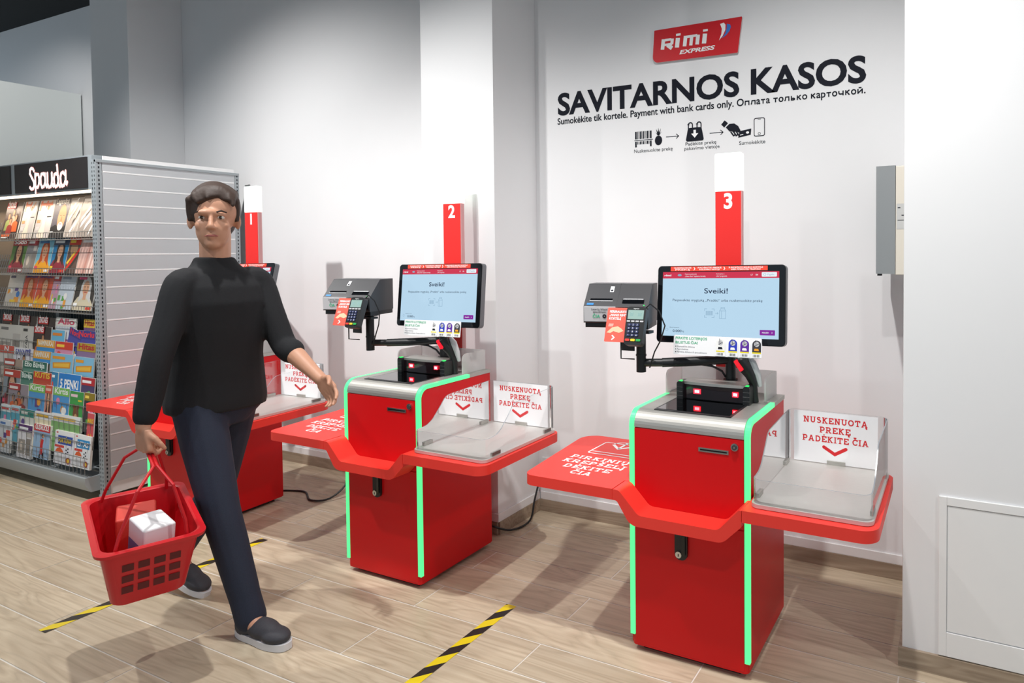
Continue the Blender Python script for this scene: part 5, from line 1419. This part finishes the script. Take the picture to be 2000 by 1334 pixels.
def body(mb):
    m = SKIN
    mb.ball(hp(-0.012, 0, 0.035), (0.092, 0.080, 0.098), m, 20, 14)
    mb.ball(hp(0.030, 0, -0.045), (0.062, 0.058, 0.078), m, 18, 12)
    mb.ball(hp(0.060, 0, -0.098), (0.026, 0.028, 0.022), m)
    mb.ball(hp(0.066, 0, 0.020), (0.026, 0.052, 0.018), m)
    limb(mb, [(hp(0.088, 0, 0.008), 0.008), (hp(0.102, 0, -0.020), 0.010), (hp(0.108, 0, -0.034), 0.0125)], m, 8)
    for s_ in (-1, 1):
        mb.ball(hp(0.097, 0.011*s_, -0.038), 0.008, m, 8, 6)
        mb.ball(hp(0.056, 0.036*s_, -0.030), (0.024, 0.022, 0.024), m)
        mb.ball(hp(0.072, 0.031*s_, 0.0125), (0.0125, 0.018, 0.0075), m, 10, 8)
        mb.ball(hp(-0.006, 0.080*s_, -0.012), (0.018, 0.010, 0.032), m, 10, 8)
    mb.ball(hp(0.086, 0, -0.066), (0.012, 0.022, 0.006), m, 10, 6); mb.ball(hp(0.084, 0, -0.076), (0.012, 0.018, 0.007), m, 10, 6)
    limb(mb, [(hp(-0.02, 0, -0.06), 0.056), (NK+V((0.005, 0, 0.02)), 0.055), (NK+V((-0.01, 0, -0.05)), 0.060)], m)
    rings(mb, [((HIP.x, HIP.y, 0.84), 0.12, 0.09, -5), ((HIP.x, HIP.y, 0.95), 0.15, 0.10, -10), ((-2.755, 1.695, 1.08), 0.135, 0.09, -5), ((-2.735, 1.69, 1.26), 0.145, 0.10, -3), ((-2.720, 1.685, 1.36), 0.13, 0.08, -3), ((-2.725, 1.68, 1.44), 0.06, 0.05, -3)], m)
    for S_, E_, W_ in ((RS, RE, RW), (LS, LE, LW)):
        limb(mb, [(S_, 0.050), (S_*0.5+E_*0.5, 0.046), (E_, 0.038), (E_*0.6+W_*0.4, 0.038), (E_*0.2+W_*0.8, 0.028), (W_, 0.025)], m)
    for H_, K_, A_ in ((RH, RK, RA), (LH, LK, LA)):
        limb(mb, [(H_, 0.075), (H_*0.5+K_*0.5, 0.066), (K_, 0.050), (K_*0.65+A_*0.35, 0.048), (A_, 0.036)], m)
    limb(mb, [(RA, 0.036), (RA+V((0.06, -0.005, -0.045)), 0.032), (RA+V((0.17, -0.01, -0.065)), 0.024)], m)
    limb(mb, [(LA, 0.036), (LA+V((0.06, 0.01, -0.07)), 0.032), (LA+V((0.15, 0.022, -0.13)), 0.022)], m)
    # right hand closed round the basket handle, left hand relaxed and swung forward
    hand(mb, RW, V((0.10, -0.02, -1.0)), V((0, 1, 0)), V((0.95, 0.0, 0.1)), (55, 75, 60), m)
    hand(mb, LW, V((0.78, -0.03, -0.60)), V((-0.2, -0.9, 0.1)), V((0.62, -0.1, 0.72)), (12, 18, 14), m)
bd = local(blend_obj('body', pr, SKIN, body, 0.0048, 5))
def eyes(mb):
    for s_ in (-1, 1):
        mb.ball(hp(0.0715, 0.031*s_, 0.001), (0.0120, 0.0125, 0.0078), mat('eye_white', '#cfc8c0', 0.3), 14, 10)
        mb.ball(hp(0.0800, 0.031*s_, 0.001), (0.0045, 0.0070, 0.0068), mat('eye_iris', '#2f241d', 0.2), 10, 8)
mb = MB(); eyes(mb); local(mb.obj('eyes', pr))
mb = MB()
for s_ in (-1, 1):
    mb.tube([hp(0.086, 0.018*s_, 0.022), hp(0.084, 0.034*s_, 0.027), hp(0.070, 0.050*s_, 0.021)], [0.003, 0.0042, 0.0028], HAIR, 6)
local(mb.obj('eyebrows', pr))
mb = MB(); mb.tube([hp(0.088, -0.022, -0.071), hp(0.097, -0.008, -0.069), hp(0.098, 0, -0.070), hp(0.097, 0.008, -0.069), hp(0.088, 0.022, -0.071)], [0.002, 0.0045, 0.004, 0.0045, 0.002], mat('lips', '#a8605a', 0.5), 8); local(mb.obj('lips', pr))
def hair(mb):
    mb.ball(hp(-0.024, 0, 0.044), (0.094, 0.090, 0.108), HAIR, 20, 14)
    mb.ball(hp(-0.052, 0, 0.00), (0.062, 0.078, 0.085), HAIR, 18, 12)
    rh = random.Random(8)
    for k in range(11):
        a = -0.066+0.0132*k
        top = 0.128-a*a*7
        limb(mb, [(hp(-0.02, a*0.9+0.004, top), 0.022), (hp(0.040, a*0.92+0.006, top-0.012), 0.016), (hp(0.068+rh.uniform(-0.006, 0.006), a*0.9+0.012, top-0.040+rh.uniform(-0.008, 0.004)), 0.008)], HAIR, 8)
    for s_ in (-1, 1):
        limb(mb, [(hp(0.022, 0.074*s_, 0.070), 0.018), (hp(0.012, 0.079*s_, 0.03), 0.013), (hp(0.014, 0.080*s_, -0.008), 0.007)], HAIR, 8)
local(blend_obj('hair', pr, HAIR, hair, 0.005, 3))
def jumper(mb):
    m = KNIT
    rings(mb, [((HIP.x, HIP.y, 0.865), 0.182, 0.132, -8), ((HIP.x, HIP.y, 0.90), 0.186, 0.136, -8), ((HIP.x+0.005, HIP.y, 0.98), 0.176, 0.132, -8), ((-2.755, 1.695, 1.08), 0.166, 0.126, -5), ((-2.742, 1.69, 1.20), 0.170, 0.132, -4), ((-2.728, 1.688, 1.30), 0.172, 0.128, -3), ((-2.720, 1.685, 1.365), 0.160, 0.108, -3), ((-2.722, 1.68, 1.415), 0.125, 0.085, -3), ((-2.728, 1.678, 1.450), 0.085, 0.070, -3), ((-2.730, 1.676, 1.482), 0.066, 0.064, -3)], m)
    for S_, E_, W_, e in ((RS, RE, RW, 0.85), (LS, LE, LW, 0.22)):
        pts = [(NK*0.4+S_*0.6+V((0, 0, -0.030)), 0.056), (S_, 0.060), (S_*0.5+E_*0.5, 0.055), (E_, 0.050)]
        if e > 0.5:
            pts += [(E_*0.5+W_*0.5, 0.047), (E_*(1-e)+W_*e, 0.040)]
        else:
            pts += [(E_*(1-e)+W_*e, 0.052)]
        limb(mb, pts, m)
local(blend_obj('jumper', pr, KNIT, jumper, 0.007, 5))
def jeans(mb):
    m = JEAN
    rings(mb, [((HIP.x, HIP.y, 0.80), 0.10, 0.09, -5), ((HIP.x, HIP.y, 0.86), 0.165, 0.118, -6), ((HIP.x, HIP.y, 0.93), 0.172, 0.118, -8), ((HIP.x, HIP.y, 1.0), 0.155, 0.108, -10)], m)
    for H_, K_, A_, an in ((RH, RK, RA, 0.04), (LH, LK, LA, 0.03)):
        d = (A_-K_).normalized()
        limb(mb, [(H_+V((0, 0, 0.02)), 0.094), (H_*0.6+K_*0.4, 0.086), (K_, 0.068), (K_*0.65+A_*0.35, 0.064), (K_*0.15+A_*0.85, 0.055), (A_+d*0.022, 0.056)], m)
local(blend_obj('jeans', pr, JEAN, jeans, 0.007, 4))
def shoe(name, A_, toe, pitch, roll=0):
    """A_ the ankle, toe direction in plan, pitch = heel lift."""
    yw = math.atan2(toe.y, toe.x)
    def up_b(mb):
        mb.ball((0.005, 0, 0.065), (0.052, 0.042, 0.045), SHOE); mb.ball((0.0, 0, 0.045), (0.060, 0.042, 0.045), SHOE)
        mb.ball((0.09, 0, 0.048), (0.085, 0.044, 0.040), SHOE); mb.ball((0.155, 0, 0.040), (0.066, 0.045, 0.030), SHOE)
        limb(mb, [((0.0, 0, 0.06), 0.045), ((-0.006, 0, 0.108), 0.043)], SHOE)
    o = blend_obj('shoe', pr, SHOE, up_b, 0.006, 4)
    mb = MB(); foot = []
    for k in range(28):
        t = 2*PI*k/28; x = 0.080+0.146*math.cos(t); wd = 0.046+0.004*math.cos(t-0.4)-0.007*math.exp(-((x-0.06)/0.05)**2)
        foot.append((x, wd*math.copysign(abs(math.sin(t))**0.75, math.sin(t))))
    mb.prism(foot, 'z', 0.0, 0.026, SOLE)
    so = mb.obj('sole', o, bevel=0.004)
    mb = MB()
    for k in range(5):
        x = 0.055+0.017*k; z = 0.088-0.007*k
        mb.tube([(x, -0.028, z-0.018), (x+0.004, -0.012, z-0.003), (x+0.004, 0.012, z-0.003), (x, 0.028, z-0.018)], 0.003, INK, 6)
    mb.obj('laces', o)
    M = Matrix.Translation(A_) @ Matrix.Rotation(yw, 4, 'Z') @ Matrix.Rotation(pitch, 4, 'Y') @ Matrix.Translation((-0.005, 0, -0.098))
    M = Matrix.Translation((2.775-0, 0, 0)) @ M
    o.matrix_basis = Matrix.Translation((0, -1.70, 0)) @ M
    return o
shoe('shoe', RA, V((1, 0.02, 0)), R(0))
shoe('shoe', LA, V((1, 0.16, 0)), R(20))

# ------------------------------------------------------------------ red shopping basket in the right hand
GRIP = RW+V((0.012, 0.012, -0.098))
bk = tag(empty('shopping_basket', (GRIP.x-0.045, GRIP.y-0.01, 0.325)), 'red plastic shopping basket carried low by the walking person', 'basket')
bk.rotation_euler = (R(0), R(10), R(-20))
BR = mat('red_basket_plastic', '#cf1420', 0.4)
def bloop(hx, hy, z, r=0.04, n=5): return [(p[0], p[1], z) for p in rpoly([(-hx, -hy), (hx, -hy), (hx, hy), (-hx, hy)], r, n)]
mb = MB()
L_ = [bloop(0.165, 0.105, 0.0), bloop(0.168, 0.108, 0.004), bloop(0.205, 0.140, 0.215), bloop(0.222, 0.156, 0.216), bloop(0.224, 0.158, 0.228), bloop(0.208, 0.142, 0.230), bloop(0.200, 0.136, 0.226), bloop(0.162, 0.102, 0.010)]
n = len(L_[0]); vs = [p for l in L_ for p in l]; fs = []
for i in range(len(L_)-1):
    fs += [(i*n+k, i*n+(k+1) % n, (i+1)*n+(k+1) % n, (i+1)*n+k) for k in range(n)]
fs += [tuple(range(n-1, -1, -1)), tuple(range((len(L_)-1)*n, len(L_)*n))]
mb.add(vs, fs, BR)
HOLE2 = mat('basket_slot', '#5c0a10', 0.6)
for z0 in (0.05, 0.095, 0.14):
    t_ = z0/0.215
    hx = 0.1685+t_*0.0365; hy = 0.1085+t_*0.032
    for k in range(7):
        x = -0.126+k*0.042
        for s_ in (-1, 1):
            mb.flat([(x-0.015, 0), (x+0.015, 0), (x+0.015, 0.028), (x-0.015, 0.028)], HOLE2, (0, s_*(hy+0.0008), z0), XA, ZA+YA*0.149*s_)
    for k in range(4):
        y = -0.066+k*0.044
        for s_ in (-1, 1):
            mb.flat([(y-0.016, 0), (y+0.016, 0), (y+0.016, 0.028), (y-0.016, 0.028)], HOLE2, (s_*(hx+0.0008), 0, z0), YA, ZA+XA*0.17*s_)
mb.obj('tub', bk)
bpy.context.view_layer.update()
gl = bk.matrix_basis.inverted() @ GRIP
for s_ in (-1, 1):
    mb = MB()
    gx, gy, gz = gl
    path = [(-0.19, 0.10*s_, 0.222), (-0.182, 0.092*s_+gy*.2, 0.27), (-0.15, 0.05*s_+gy*.6, gz-0.05), (-0.10+gx*.6, 0.0055*s_+gy, gz-0.004), (gx, 0.0055*s_+gy, gz), (0.10+gx*.6, 0.0055*s_+gy, gz-0.004), (0.15, 0.05*s_+gy*.6, gz-0.05), (0.182, 0.092*s_+gy*.2, 0.27), (0.19, 0.10*s_, 0.222)]
    mb.tube(path, 0.0055, mat('black_handle', '#1a1a1c', 0.5) if False else BR, 8)
    mb.obj('handle', bk)
def pack(name, lx, ly, lz, sx, sy, sz, rz, m, m2, label, cat):
    p = tag(empty(name, bk.matrix_basis @ V((lx, ly, lz))), label, cat)
    p.rotation_euler = (bk.rotation_euler.x, bk.rotation_euler.y, bk.rotation_euler.z+R(rz))
    mb = MB(); mb.box(-sx/2, sx/2, -sy/2, sy/2, 0, sz, m); mb.rect(-sx/2+0.01, sx/2-0.01, sz*0.35, sz*0.7, m2, (0, -sy/2-0.0006, 0), XA, ZA)
    mb.obj('packet', p, bevel=0.008)
pack('grocery_packet', 0.075, 0.010, 0.02, 0.13, 0.10, 0.225, 12, PAPER, mat('pack_blue', '#5d7fb8', 0.5), 'white packet standing in the front end of the red basket', 'packet')
pack('grocery_packet', -0.075, -0.005, 0.02, 0.12, 0.12, 0.20, -8, mat('pack_red', '#e0483c', 0.5), PAPER, 'red packet standing in the rear end of the red basket', 'packet')
